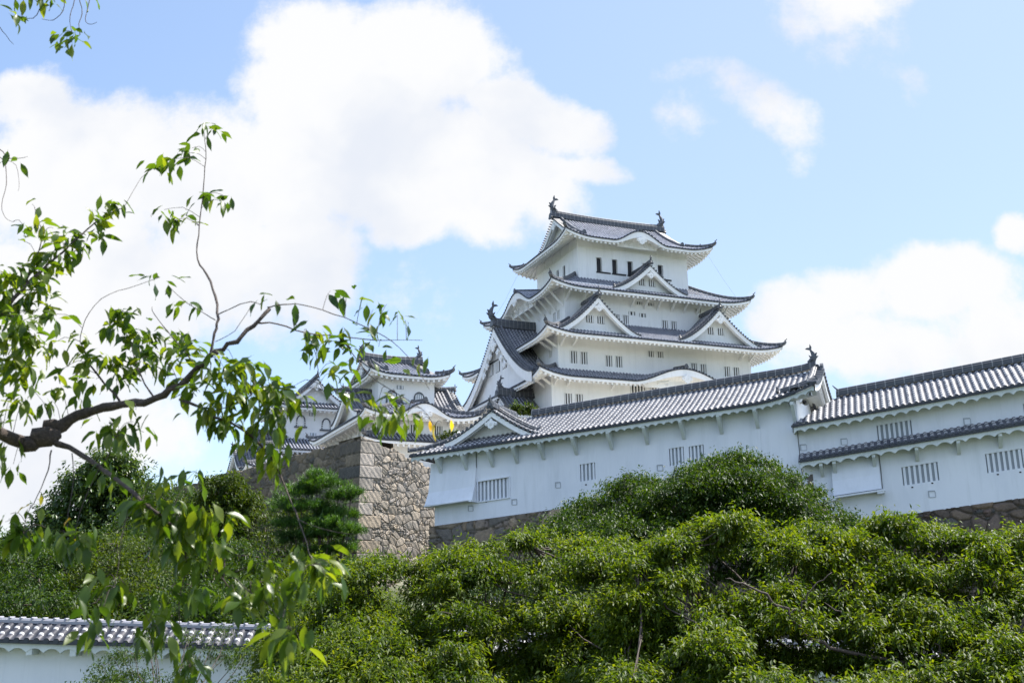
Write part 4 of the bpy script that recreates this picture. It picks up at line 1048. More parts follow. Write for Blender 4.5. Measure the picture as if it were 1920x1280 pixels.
def stone_face(name, P, s0, s1, z0, z1f, cw, ch, res, seed, parent=None, disp=.12, pal=None, quoin=None, thick=1.6, jag=.0, gap=.10):
    """displaced dry-stone face over [s0,s1] x [z0, z1f(s)], with a top ledge running back `thick`"""
    ns = int((s1-s0)/res)+1; nz = int((max(z1f(s0), z1f(s1), z1f((s0+s1)/2))-z0)/res)+1
    s = np.linspace(s0, s1, ns); q = np.linspace(0, 1, nz)
    zt = np.array([z1f(x) for x in s])
    rr = np.random.default_rng(seed+5)
    if jag:
        kn = np.linspace(s0, s1, int((s1-s0)/(cw*.9))+2); kv = rr.uniform(-jag, jag, len(kn))
        zt = zt+kv[np.clip(np.searchsorted(kn, s)-1, 0, len(kn)-1)]*(.75+.25*np.cos((s-s0)*7))
    S = np.repeat(s[:, None], nz, 1); Z = z0+(zt[:, None]-z0)*q[None, :]
    wx = .12*np.sin(Z*2.1+S*.7)+.07*np.sin(Z*5.3+1); wz = .10*np.sin(S*1.7+Z*.4)+.06*np.sin(S*4.1)
    E, rid, dx, dz, b1 = vcell(S+wx, Z+wz, cw, ch, seed)
    E2, rid2, dx2, dz2, b12 = vcell(S*1.0+wz, Z+wx, cw*.48, ch*.5, seed+3)
    sub = (rid > .62)
    E = np.where(sub, np.minimum(E, E2*.6), E); rid = np.where(sub, (rid+rid2*.61) % 1, rid)
    if quoin is not None:
        qc, qdir, qh, qw = quoin                       # corner s, direction into face, course height, block length
        dist = (S-qc)*qdir; row = np.floor(Z/qh); ln = np.where(row % 2 == 0, qw, qw*.62)
        inq = dist < ln
        fz = (Z/qh-row); ez = np.minimum(fz, 1-fz)*qh; ex = np.minimum(dist*0+9, ln-dist)
        Eq = np.clip(np.minimum(ez, ex)/.35, 0, 1)
        qz = (np.sin(row*5.1)*.5+.5); rq = np.modf(np.abs(np.sin(row*12.9898+seed)*43758.5453))[0]
        E = np.where(inq, Eq, np.minimum(E, np.clip((dist-ln)/.3, 0, 9))); rid = np.where(inq, rq, rid); dx = np.where(inq, 0, dx); dz = np.where(inq, 0, dz)
    e = np.clip(E/gap, 0, 1); bul = e*e*(3-2*e); dome = 1-np.clip(b1 if quoin is None else np.where(inq, .3, b1), 0, 1)**2
    n1 = .5*np.sin(S*9.1+7*rid)*np.sin(Z*8.3+5*rid)+.5*np.sin(S*17+Z*13+9*rid)
    tilt = (rid*7 % 1-.5)*dx*.10+(rid*13 % 1-.5)*dz*.12
    D = disp*(bul*(.75+.35*dome) + (rid-.5)*.35*bul) + tilt*bul + .012*n1*bul
    pal = np.array(pal or [(.31, .265, .205), (.36, .31, .25), (.25, .225, .19), (.40, .33, .25), (.29, .27, .24), (.22, .22, .21)])
    ci = (rid*len(pal)).astype(int) % len(pal); col = pal[ci]*(.85+.35*(rid*31 % 1))[..., None]
    col = col*(.32+.68*bul)[..., None] if False else col
    mortar = np.clip(1-E/(gap*.55), 0, 1)[..., None]; col = col*(1-mortar)+np.array((.12, .105, .085))*mortar
    V = np.zeros((ns, nz, 3)); 
    for i in range(ns):
        for j in range(nz):
            V[i, j] = P(S[i, j], -D[i, j], Z[i, j])
    V = V.reshape(-1, 3); idx = np.arange(ns*nz).reshape(ns, nz)
    F = np.stack([idx[:-1, :-1], idx[1:, :-1], idx[1:, 1:], idx[:-1, 1:]], -1).reshape(-1, 4)
    # top ledge and back
    tv = np.array([P(s[i], thick, zt[i]-.05) for i in range(ns)]); bv = np.array([P(s[i], thick, z0) for i in range(ns)])
    nb = len(V); V = np.vstack([V, tv, bv]); ti = np.arange(nb, nb+ns); bi = ti+ns
    F = np.vstack([F, np.stack([idx[:-1, -1], idx[1:, -1], ti[1:], ti[:-1]], -1), np.stack([ti[:-1], ti[1:], bi[1:], bi[:-1]], -1),
                   np.stack([bi[:-1], bi[1:], idx[1:, 0], idx[:-1, 0]], -1)])
    C = np.vstack([col.reshape(-1, 3), np.tile(pal[0]*.8, (2*ns, 1))])
    for i in (0, ns-1):            # end caps
        pass
    me = bpy.data.meshes.new(name); me.from_pydata(V.tolist(), [], F.tolist())
    at_ = me.color_attributes.new('Col', 'FLOAT_COLOR', 'POINT'); at_.data.foreach_set('color', np.hstack([C, np.ones((len(C), 1))]).ravel())
    me.materials.append(STONE); me.polygons.foreach_set('use_smooth', [True]*len(me.polygons)); me.update()
    o = bpy.data.objects.new(name, me); COL.objects.link(o)
    if parent: o.parent = parent
    return o
# great corner wall: left face's shade and right face's sun put into the stone palettes
sw = empty('corner_stone_wall', (-9.92, 66.0, 0)); tag(sw, 'tall dry-stone wall whose pale sunlit face meets its shaded face at a sharp corner', 'stone wall')
za, zb_ = R(-44), R(48)
lx, ly = math.sin(za), math.cos(za); rx_, ry_ = math.sin(zb_), math.cos(zb_)
bat = .05
def bz(z): return (13.9-z)*bat
# outward normals: left face faces the viewer's left, right face the viewer's right
def PL(s, d, z): o = bz(z)-d; s2 = -s-bz(z)-.13; return (lx*s2-ly*o*1.0+rx_*0, ly*s2+lx*o, z)
def PR(s, d, z): o = bz(z)-d; s = s-bz(z)-.13; return (rx_*s+ry_*o, ry_*s-rx_*o, z)
ztl = lambda s: 13.82-.035*(-s) + .06*math.sin(s*.9)
def ztr(s): return 13.80-.17*s-.02*s*s
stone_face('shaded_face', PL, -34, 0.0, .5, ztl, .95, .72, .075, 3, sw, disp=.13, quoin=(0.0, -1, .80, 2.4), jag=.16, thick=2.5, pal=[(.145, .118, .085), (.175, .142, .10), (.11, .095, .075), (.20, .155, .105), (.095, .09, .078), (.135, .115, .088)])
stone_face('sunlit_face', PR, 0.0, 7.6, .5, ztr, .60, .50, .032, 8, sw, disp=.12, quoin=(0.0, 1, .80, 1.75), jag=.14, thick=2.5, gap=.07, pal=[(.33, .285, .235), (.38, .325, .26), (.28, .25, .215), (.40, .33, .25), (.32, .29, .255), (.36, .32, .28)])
# wall under the long gallery
DK = [(.20, .165, .125), (.26, .20, .145), (.15, .135, .12), (.30, .235, .17), (.14, .125, .11), (.22, .18, .15)]
s2 = empty('gallery_stone_base', (5.32, 54.2, 0), R(-23.5)); tag(s2, 'brown stone wall that the long gallery stands on, mostly behind the trees', 'stone wall')
PS2 = lambda s, d, z: (s, .10+d-(8.5-z)*.08, z)
stone_face('stone_face', PS2, WA0-.3, 10.2, 0.0, lambda s: zb+SA*s+CAM_Z-.02, 1.05, .72, .07, 21, s2, disp=.15, pal=DK, thick=5.5, quoin=(10.2, -1, .8, 1.6))
s3 = empty('terrace_stone_base', (14.18, 50.3, 0), R(-20)); tag(s3, 'dark wall of rounded stones below the gallery at the right edge', 'stone wall')
PS3 = lambda s, d, z: (s, .10+d-(7-z)*.10, z)
stone_face('stone_face', PS3, -1.0, 15, 0.0, lambda s: 3.32+SB*s+CAM_Z, .66, .52, .05, 31, s3, disp=.17, pal=[(.12, .092, .075), (.14, .105, .085), (.085, .078, .072), (.16, .12, .09), (.075, .072, .068), (.115, .08, .068)], thick=4, gap=.16)

# ================================================================== LOW PLASTER WALL (lower left, runs behind the near trees)
lw = empty('low_wall', (0, 33, CAM_Z)); tag(lw, 'low white plaster wall with tiled coping behind the near trees', 'wall')
SL = -.0415
def zr_(x): return -.20+SL*(x+16.17)
PLf = lambda s, d, z: (s, -.95+d, z)
def zl(s, d): return zr_(s)-.62+.54*d
tm = MB(); tile_slope(tm, PLf, -30, 40, lambda s: .92, zl, steps=True, edge=.09)
tile_slope(tm, lambda s, d, z: (-s, .95-d, z), -40, 30, lambda s: .92, lambda s, d: zl(-s, d), .9)
rf = tm.build('roof', TILE_D, lw, smooth=True)
rm = MB(); rm.sweep([(-30+i*1.0, 0, zr_(-30+i*1.0)-.14) for i in range(71)], .24, .15); 
for i in range(200): x = -29.8+i*.35; rm.tube([(x, -.17, zr_(x)+.02), (x, .17, zr_(x)+.02)], .035, 6)
rm.build('ridge', mat('coping_tile', (.30, .30, .33), .6), rf)
em = MB(); arch_fascia(em, -30, 40, lambda s: zl(s, 0)-.08, -.86, .14, .26, .52)
em.grid([[(s, -.75, zl(s, 0)-.22), (s, -.3, zl(s, 0)-.12)] for s in range(-30, 41)]); em.build('eave', PLASTER_W, rf)
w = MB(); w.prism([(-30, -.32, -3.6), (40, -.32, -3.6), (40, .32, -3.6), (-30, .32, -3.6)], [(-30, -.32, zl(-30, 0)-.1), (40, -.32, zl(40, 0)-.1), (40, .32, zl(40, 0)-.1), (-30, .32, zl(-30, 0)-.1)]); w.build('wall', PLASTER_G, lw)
for i in range(52):
    s = -29.4+i*1.33; w = MB(); w.box(ident, s-.09, s+.09, -.84, -.3, zl(s, 0)-.42, zl(s, 0)-.22); w.build('bracket', PLASTER_W, lw)

# ================================================================== GROUND
def gh(x, y):
    d = math.hypot(x-5, y-115); t = max(0, min(1, (66-d)/38)); h = 12.0*t*t*(3-2*t)
    t = max(0, min(1, (14-y)/10)); h2 = 1.5*t*t*(3-2*t) if y < 14 else 0
    return h+h2-.35
w = MB(); xs = [-3000, -1200, -500, -250]+list(range(-150, 151, 6))+[250, 500, 1200, 3000]; ys = [-2000, -500, -150, -60]+list(range(-30, 231, 6))+[300, 500, 1200, 4000]
w.grid([[(x, y, gh(x, y)) for y in ys] for x in xs]); gr = w.build('ground', GROUND, smooth=True); tag(gr, 'ground', kind='structure')
#TREES
# ================================================================== TREES
CROWN = 1.7
def norm_(a): return a/np.maximum(1e-9, np.linalg.norm(a, axis=-1, keepdims=True))
def raw_mesh(name, V, F, matl, parent, smooth=True):
    me = bpy.data.meshes.new(name); nv, nf, k = len(V), len(F), F.shape[1]
    me.vertices.add(nv); me.vertices.foreach_set('co', V.astype(np.float32).ravel())
    me.loops.add(nf*k); me.loops.foreach_set('vertex_index', F.astype(np.int32).ravel())
    me.polygons.add(nf); me.polygons.foreach_set('loop_start', np.arange(0, nf*k, k, dtype=np.int32))
    try: me.polygons.foreach_set('loop_total', np.full(nf, k, dtype=np.int32))
    except Exception: pass
    me.update(calc_edges=True); me.validate()
    me.materials.append(matl)
    if smooth: me.polygons.foreach_set('use_smooth', [True]*len(me.polygons))
    o = bpy.data.objects.new(name, me); COL.objects.link(o)
    if parent: o.parent = parent
    return o
def leaf_cloud(name, C, A, S, l, w, matl, parent, fold=.18):
    """small folded leaves, one island each: base C, axis A, side S"""
    n = len(C); Nn = norm_(np.cross(S, A)); l = l[:, None]; w = w[:, None]
    mid = C+A*l*.42
    V = np.stack([C, mid+S*w*.5+Nn*w*fold, C+A*l-Nn*l*.10, mid-S*w*.5+Nn*w*fold], 1).reshape(-1, 3)
    b = np.arange(n)[:, None]*4
    F = np.concatenate([b+np.array([[0, 1, 2]]), b+np.array([[0, 2, 3]])], 1).reshape(-1, 3)
    return raw_mesh(name, V, F, matl, parent, False)
def make_tree(name, base, blobs, label, cat, matl, leaf=(.09, .036), dens=1.0, droop=.55, per=14, spray=.22, trunk_r=.2, group=None, limbs=(), shell=.5, seed=1, twigs=True, rot=0, needle=False):
    """base = trunk foot; blobs = (centre, (rx,ry,rz), clusters)"""
    r = np.random.default_rng(seed)
    e = empty(name, tuple(base)); tag(e, label, cat, group); B0 = np.array(base)
    Cs, As, Ss, Ls, Ws = [], [], [], [], []
    lfs = 1.0 if B0[1] < 35 else 1.45
    tw = MB()
    for c, rad, k, *pad in blobs:
        c = np.array(c); rad = np.array(rad); k = int(k*dens*CROWN)
        d = norm_(r.normal(size=(k, 3))); d[:, 2] = np.where(d[:, 2] < -.35, -d[:, 2]*.6, d[:, 2]); d = norm_(d)
        ph = r.uniform(0, 6.28, 3)
        lump = 1+.24*np.sin(d[:, 0]*5+ph[0])*np.sin(d[:, 1]*5+ph[1])+.17*np.sin(d[:, 2]*9+ph[2])+.12*np.sin(d[:, 0]*13+d[:, 2]*11+ph[0])
        rr = (shell+(1-shell)*r.random(k)**.55)*lump
        sh = r.random(k) < .17; rr = np.where(sh, rr*r.uniform(1.1, 1.42, k), rr)
        P = c+d*rad*rr[:, None]
        if pad:                        # thin umbrella: convex top, drooping rim
            th = r.uniform(0, 6.283, k); q_ = np.sqrt(r.random(k))*(1+.18*np.sin(th*3+ph[0])+.12*np.sin(th*5+ph[1])); q_ = np.where(sh, q_*r.uniform(1.0, 1.45, k), q_)
            P = c+np.stack([np.cos(th)*q_*rad[0], np.sin(th)*q_*rad[1], r.normal(size=k)*rad[2]*.42+rad[2]*.9*(1-1.5*q_*q_)+rad[0]*.08*np.sin(th*4+ph[2])+np.where(sh, r.uniform(.05, .42, k)*rad[0], 0)], 1)
            d = norm_(np.stack([np.cos(th)*q_, np.sin(th)*q_, np.full(k, .45)], 1))
        out = norm_(d*np.array([1, 1, .7])+r.normal(size=(k, 3))*.35)
        m = per
        ax = norm_(out+np.array([0, 0, .05])); ax = np.where(sh[:, None], norm_(out*.6+np.array([0, 0, .9])+r.normal(size=(k, 3))*.4), ax)
        t = r.random((k, m)); off = ax[:, None, :]*((t-.5)*2*spray)[..., None]+r.normal(size=(k, m, 3))*spray*.30
        LC = (P[:, None, :]+off).reshape(-1, 3)
        rd = norm_(r.normal(size=(k*m, 3)))
        if needle: A = norm_(np.repeat(out, m, 0)*.3+rd*.8+np.array([0, 0, .75]))
        else: A = norm_(np.repeat(out, m, 0)*.55+rd*.62+np.array([0, 0, -droop]))
        upv = norm_(rd*.55+np.array([.12, -.1, 1.0])); S = norm_(np.cross(A, upv))
        Cs.append(LC-B0); As.append(A); Ss.append(S)
        sz = r.uniform(.65, 1.25, k*m); Ls.append(leaf[0]*sz*lfs); Ws.append(leaf[1]*sz*lfs*r.uniform(.8, 1.2, k*m))
        if twigs:
            for q in range(0, k, max(1, k//(3 if pad else 9))):
                p1 = P[q]-B0; p0 = c-B0+(p1-(c-B0))*.25; mid = (p0+p1)/2+r.normal(size=3)*rad*.06
                tw.tube([p0, mid, p1], [trunk_r*.10, trunk_r*.06, trunk_r*.03], 4, cap=False)
    crown = leaf_cloud('crown', np.vstack(Cs), np.vstack(As), np.vstack(Ss), np.concatenate(Ls), np.concatenate(Ws), matl, e)
    # trunk and limbs
    cs = [np.array(b[0])-B0 for b in blobs]; top = sum(cs)/len(cs)
    fork = np.array([top[0]*.35, top[1]*.35, top[2]*.42])
    tm = MB(); q = [np.array([0, 0, -.4]), np.array([fork[0]*.1+.05, fork[1]*.1, fork[2]*.35]), fork*np.array([.55, .55, .75]), fork]
    tm.tube(q, [trunk_r*1.25, trunk_r*1.0, trunk_r*.9, trunk_r*.8], 9)
    tm.build('trunk', BARK, e, smooth=True)
    st_ = max(1, len(cs)//22); main_ = cs[::st_]
    for c in main_:
        mid = fork+(c-fork)*.5+np.array([0, 0, -.12*np.linalg.norm(c-fork)])+r.normal(size=3)*.1
        tw.tube([fork, fork+(mid-fork)*.5+r.normal(size=3)*.05, mid, mid+(c-mid)*.6+r.normal(size=3)*.07, c], [trunk_r*.42, trunk_r*.34, trunk_r*.25, trunk_r*.16, trunk_r*.08], 6, cap=False)
    for i_, c in enumerate(cs):          # side limbs: every other lobe hangs on its nearest main limb
        if i_ % st_ == 0: continue
        n_ = min(main_, key=lambda q: float(np.sum((q-c)**2))); L_ = np.linalg.norm(c-n_)
        m1 = n_*.65+c*.35+np.array([0, 0, -.10*L_])+r.normal(size=3)*.05*L_; m2 = n_*.3+c*.7+np.array([0, 0, -.06*L_])+r.normal(size=3)*.04*L_
        tw.tube([n_, m1, m2, c], [trunk_r*.17, trunk_r*.14, trunk_r*.10, trunk_r*.05], 5, cap=False)
    for pts, rr in limbs:
        P_ = [np.array(p)-B0 for p in pts]; q_, w_ = [], []
        if pts is limbs[0][0]: P_ = [fork*.8]+P_; rr = [rr[0]*1.1]+list(rr)
        for i in range(len(P_)-1):
            for t in (0, .25, .5, .75): q_.append(P_[i]*(1-t)+P_[i+1]*t+r.normal(size=3)*.035*(1 if i+t > 0 else 0)); w_.append(rr[i]*(1-t)+rr[i+1]*t)
        tw.tube(q_+[P_[-1]], w_+[rr[-1]*.5], 7)
    tw.build('limbs', BARK, e, smooth=True)
    return e
def pads(outline, ybot, Y, n, seed, rp=(42, 78), k=46, dome=(2.6, -1.6), jit=1.2, ts=1.0):
    """umbrella-shaped leaf pads filling a dome whose skyline is `outline` (photo pixels) at distance Y"""
    q = random.Random(seed); xs = [o[0] for o in outline]; ys = [o[1] for o in outline]; out = []; m = Y/1972
    for i in range(n):
        x = q.uniform(xs[0], xs[-1]); yt = float(np.interp(x, xs, ys)); rx = q.uniform(*rp)
        t = q.random()**ts if i > n*.22 else q.uniform(0, .06)
        rx *= (1-.35*(t < .07)); y = yt+rx*.22+t*(ybot-yt)
        dd = (dome[0]*(1-t)+dome[1]*t+q.uniform(-jit, jit))*Y/21
        c = at(x, y, Y+dd); out.append((tuple(c), (rx*m, rx*m*q.uniform(.7, 1.0), rx*m*.20), k*q.uniform(.75, 1.25)*(rx/60)**1.6, 'pad'))
    return out
def bl(px, py, Y, rx, ry, k, dy=None, dd=0):
    """crown lobe centred where photo pixel (px,py) lies at distance Y; rx, ry its half size in photo pixels"""
    c = at(px, py, Y+dd); m = Y/1972; return (tuple(c), (rx*m, (dy if dy else rx*m*.9), ry*m), k)

# right cherry tree in front of the gallery at the right edge
def pl_(pts, Y): return [at(x, y, Y) for x, y in pts]
b = pads([(1170,1070),(1215,1020),(1260,995),(1310,985),(1350,975),(1385,968),(1430,985),(1480,972),(1530,990),(1590,985),(1630,990),(1665,965),(1700,968),(1730,1000),(1770,985),(1810,1010),(1860,998),(1900,1010),(1940,985),(2000,1010),(2060,1080)], 1330, 20.8, 150, 41, k=58)
b += pads([(1180,1170),(1500,1160),(1700,1180)], 1310, 23.5, 20, 63, k=44)
lm_ = [(pl_([(1850,1300),(1790,1262),(1700,1240),(1600,1228),(1526,1199),(1481,1150),(1440,1116),(1399,1097),(1360,1084)], 20.2), [.06, .045, .04, .036, .034, .030, .026, .020, .012]),
       (pl_([(1481,1150),(1505,1128),(1530,1098),(1560,1072)], 20.2), [.022, .018, .014, .008]), (pl_([(1700,1240),(1654,1199),(1590,1157),(1545,1128)], 20.6), [.026, .022, .018, .010]),
       (pl_([(1850,1300),(1862,1262),(1897,1210),(1925,1150)], 20.2), [.075, .06, .045, .03]), (pl_([(1850,1300),(1800,1262),(1782,1240),(1752,1205)], 20.0), [.055, .045, .036, .018])]
make_tree('cherry_tree', at(1850, 1560, 20)*1.0 if False else (at(1850,1300,19.8).x, 19.8, -.35), b, 'wide bright green cherry tree in the right foreground, its dark forked limbs showing', 'tree', LEAF_CHERRY, leaf=(.122, .047), trunk_r=.15, limbs=lm_, seed=5, spray=.18, per=15)
# centre cherry
b = pads([(520,1200),(550,1150),(590,1130),(625,1100),(665,1068),(700,1048),(745,1050),(785,1062),(830,1035),(870,1018),(915,1000),(955,1010),(1000,995),(1045,1002),(1090,1010),(1130,1005),(1170,1030),(1205,1060),(1240,1120)], 1330, 23.5, 130, 42, k=56)
b += [(tuple(at(x, y, 21.6)), (.62, .5, .16), 70, 'pad') for x, y in ((1185,1128),(1205,1150),(1180,1178),(1210,1200),(1190,1226),(1170,1250),(1225,1235))]
b += pads([(545,1235),(580,1180),(610,1155),(660,1150),(720,1150)], 1330, 22.5, 26, 61, k=56)+pads([(600,1170),(900,1150),(1230,1160)], 1300, 25.5, 24, 62, k=44)
make_tree('cherry_tree', (at(900,1300,24.5).x, 24.5, -.35), b, 'broad cherry tree at the bottom centre, right of the hanging near branch', 'tree', LEAF_CHERRY, leaf=(.125, .048), trunk_r=.16, seed=7, spray=.19, per=15)
# darker tree nearer the long gallery
b = pads([(1045,985),(1075,952),(1110,940),(1140,915),(1170,898),(1200,893),(1235,905),(1265,885),(1300,880),(1340,862),(1385,850),(1425,852),(1455,875),(1490,895),(1520,925),(1560,950),(1600,990)], 1075, 40, 125, 43, rp=(34, 74), k=56)
b += [(*bl(x, y, 40, rx, 8, 0)[0:1], (rx*.0203, rx*.018, rx*.005), 95, 'pad') for x, y, rx in ((1370,898,60),(1330,912,60),(1410,915,60),(1300,925,60),(1370,925,66),(1440,940,60),(1340,945,66),(1260,935,60),(1480,955,60))]
make_tree('broadleaf_tree', (at(1330,1200,40).x, 40, -.35), b, 'dark green rounded tree standing close to the long gallery, behind the bright cherry trees', 'tree', LEAF_DEEP, leaf=(.11, .048), trunk_r=.25, seed=9, spray=.30, per=15)
# small tree before the low wall
b = pads([(150,1268),(200,1240),(240,1200),(275,1180),(320,1195),(370,1185),(415,1172),(455,1195),(480,1250)], 1320, 26, 40, 44, rp=(22, 46), k=36)
make_tree('young_tree', (at(350,1300,26).x, 26, -.35), b, 'slender young tree with small leaves growing before the low tiled wall', 'tree', LEAF_DEEP, leaf=(.09, .037), trunk_r=.07, seed=12, spray=.18, per=12)
# evergreen at far left
Y = 76
b = [bl(205,885,Y,48,36,150), bl(165,935,Y,60,45,200), bl(235,935,Y,60,50,210), bl(125,990,Y,62,45,200), bl(215,1000,Y,90,55,300), bl(150,1050,Y,95,55,280), bl(260,1060,Y,80,60,200)]
make_tree('evergreen_tree', (at(190,1150,76).x, 76, gh(at(190,1150,76).x, 76)), b, 'tall dark evergreen rising to a rounded point against the cloud', 'tree', LEAF_DARK, leaf=(.26, .11), trunk_r=.4, seed=14, shell=.6, spray=.55, per=14, droop=.5)
b = [bl(35,1030,82,60,34,130), bl(-40,1040,82,60,40,90), bl(80,1080,80,70,40,130), bl(0,1090,80,80,40,120)]
make_tree('evergreen_tree', (at(20,1150,81).x, 81, gh(at(20,1150,81).x, 81)), b, 'low dark evergreen at the left edge below the clouds', 'tree', LEAF_DARK, leaf=(.26, .11), trunk_r=.4, seed=15, shell=.6, spray=.55, per=14)
# round olive-green tree
b = [bl(420,925,62,42,32,150), bl(405,960,62,55,34,150), bl(450,955,62,35,34,100)]
make_tree('camphor_tree', (at(420,1100,62).x, 62, gh(at(420,1100,62).x, 62)), b, 'round yellowish green tree top directly below the shaded stone wall', 'tree', LEAF_OLIVE, leaf=(.16, .07), trunk_r=.3, seed=16, shell=.7, spray=.35, per=16)
# mass of trees on the slope, individual crowns
def mid_tree(bls, label, m, seed, lf=(.16, .065), Yb=55, nm='broadleaf_tree'):
    x = sum(q[0][0] for q in bls)/len(bls); y = sum(q[0][1] for q in bls)/len(bls)
    return make_tree(nm, (x, y, gh(x, y)), bls, label, 'tree', m, leaf=lf, trunk_r=.28, seed=seed, shell=.4, spray=.42, per=14, group=None, dens=.75)
mid_tree(pads([(215,990),(255,935),(300,908),(345,915),(390,950),(450,1000)], 1100, 58, 46, 51, rp=(40, 70), k=34), 'mid-green tree on the slope between the dark evergreen and the pine', LEAF_DEEP, 20)
mid_tree(pads([(410,965),(445,925),(485,912),(525,925),(570,960),(620,1020)], 1100, 57, 44, 52, rp=(36, 62), k=34), 'leafy light green tree just left of the pine', LEAF_OLIVE, 21)
mid_tree(pads([(-60,1090),(-10,1040),(50,1018),(110,1035),(160,1080)], 1170, 46, 44, 53, rp=(40, 70), k=40), 'fine-leaved tree above the low wall at the left edge', LEAF_DEEP, 22, (.14, .056))
mid_tree(pads([(110,1085),(160,1035),(215,1005),(275,1018),(330,1050),(360,1090)], 1175, 47, 46, 54, rp=(40, 70), k=40), 'fine-leaved tree above the low wall, second from the left edge', LEAF_OLIVE, 23, (.14, .056))
mid_tree(pads([(310,1075),(370,1032),(430,1012),(485,1040),(540,1090)], 1180, 45, 46, 55, rp=(40, 70), k=40), 'spreading tree above the middle of the low tiled wall', LEAF_DEEP, 24, (.14, .056))
mid_tree(pads([(500,1095),(545,1060),(590,1050),(640,1065),(685,1095),(730,1130)], 1190, 45.5, 46, 56, rp=(40, 66), k=40), 'leafy tree under the foot of the stone corner, beside the pine', LEAF_CHERRY, 25, (.14, .056))
mid_tree([bl(880,1110,46,120,45,160), bl(1020,1100,46,120,45,160), bl(1150,1090,46,110,45,150)], 'shaded tree right below the gallery stone wall', LEAF_DARK, 26, (.15, .06))
# pine: layered needle pads
Y = 56
b = [bl(600,912,Y,48,15,120), bl(560,925,Y,40,14,80), bl(635,935,Y,34,12,70), bl(575,955,Y,62,15,130), bl(630,968,Y,42,13,90), bl(560,985,Y,50,14,90), bl(605,1005,Y,60,14,110), bl(640,1030,Y,38,12,70), bl(585,1040,Y,48,14,80), bl(650,1065,Y,32,12,60), bl(610,1075,Y,45,14,70), bl(595,893,Y,20,8,30), bl(540,950,Y+.5,30,16,60), bl(660,925,Y-.5,20,10,30), bl(655,1000,Y-.8,28,14,50), bl(545,1015,Y+.8,36,20,70), bl(615,985,Y-.9,40,12,70)]
make_tree('pine_tree', (at(600,1250,56).x, 56, gh(at(600,1250,56).x, 56)), b, 'dark pine with flat layered needle pads against the shaded stone wall', 'pine', LEAF_PINE, leaf=(.17, .022), trunk_r=.22, seed=30, shell=.2, spray=.20, per=34, needle=True, dens=.62)
# saplings growing behind the gallery's dormer
b = [bl(985,768,62,16,9,30), bl(1000,772,62,10,6,14), bl(968,765,62,8,6,10)]
make_tree('sapling', (at(985,775,62).x, 62, 8.2), b, 'small yellow-green sapling peeping over the ridge beside the dormer of the long gallery', 'sapling', LEAF_OLIVE, leaf=(.16, .06), trunk_r=.05, seed=33, shell=.2, spray=.2, per=12)
b = [bl(846,812,60.5,14,5,16), bl(832,817,60.5,8,4,8)]
make_tree('sapling', (at(842,820,60.5).x, 60.5, 9.2), b, 'tiny weed sapling behind the left slope of the long gallery dormer', 'sapling', LEAF_OLIVE, leaf=(.12, .05), trunk_r=.03, seed=34, shell=.2, spray=.12, per=10)

# ------------------------------------------------------------------ near cherry branch
nc = empty('cherry_tree', (-3.6, 3.6, gh(-3.6, 3.6))); tag(nc, 'nearest cherry tree, its knobbly branch and hanging leaves reaching in from the left', 'tree')
NB = np.array(nc.location)
def yn(px, py): return 4.35-(py-640)/640*.55+.22*math.sin(px*.013+py*.008)
def npt(px, py, dy=0.0): return np.array(at(px, py, yn(px, py)+dy))-NB
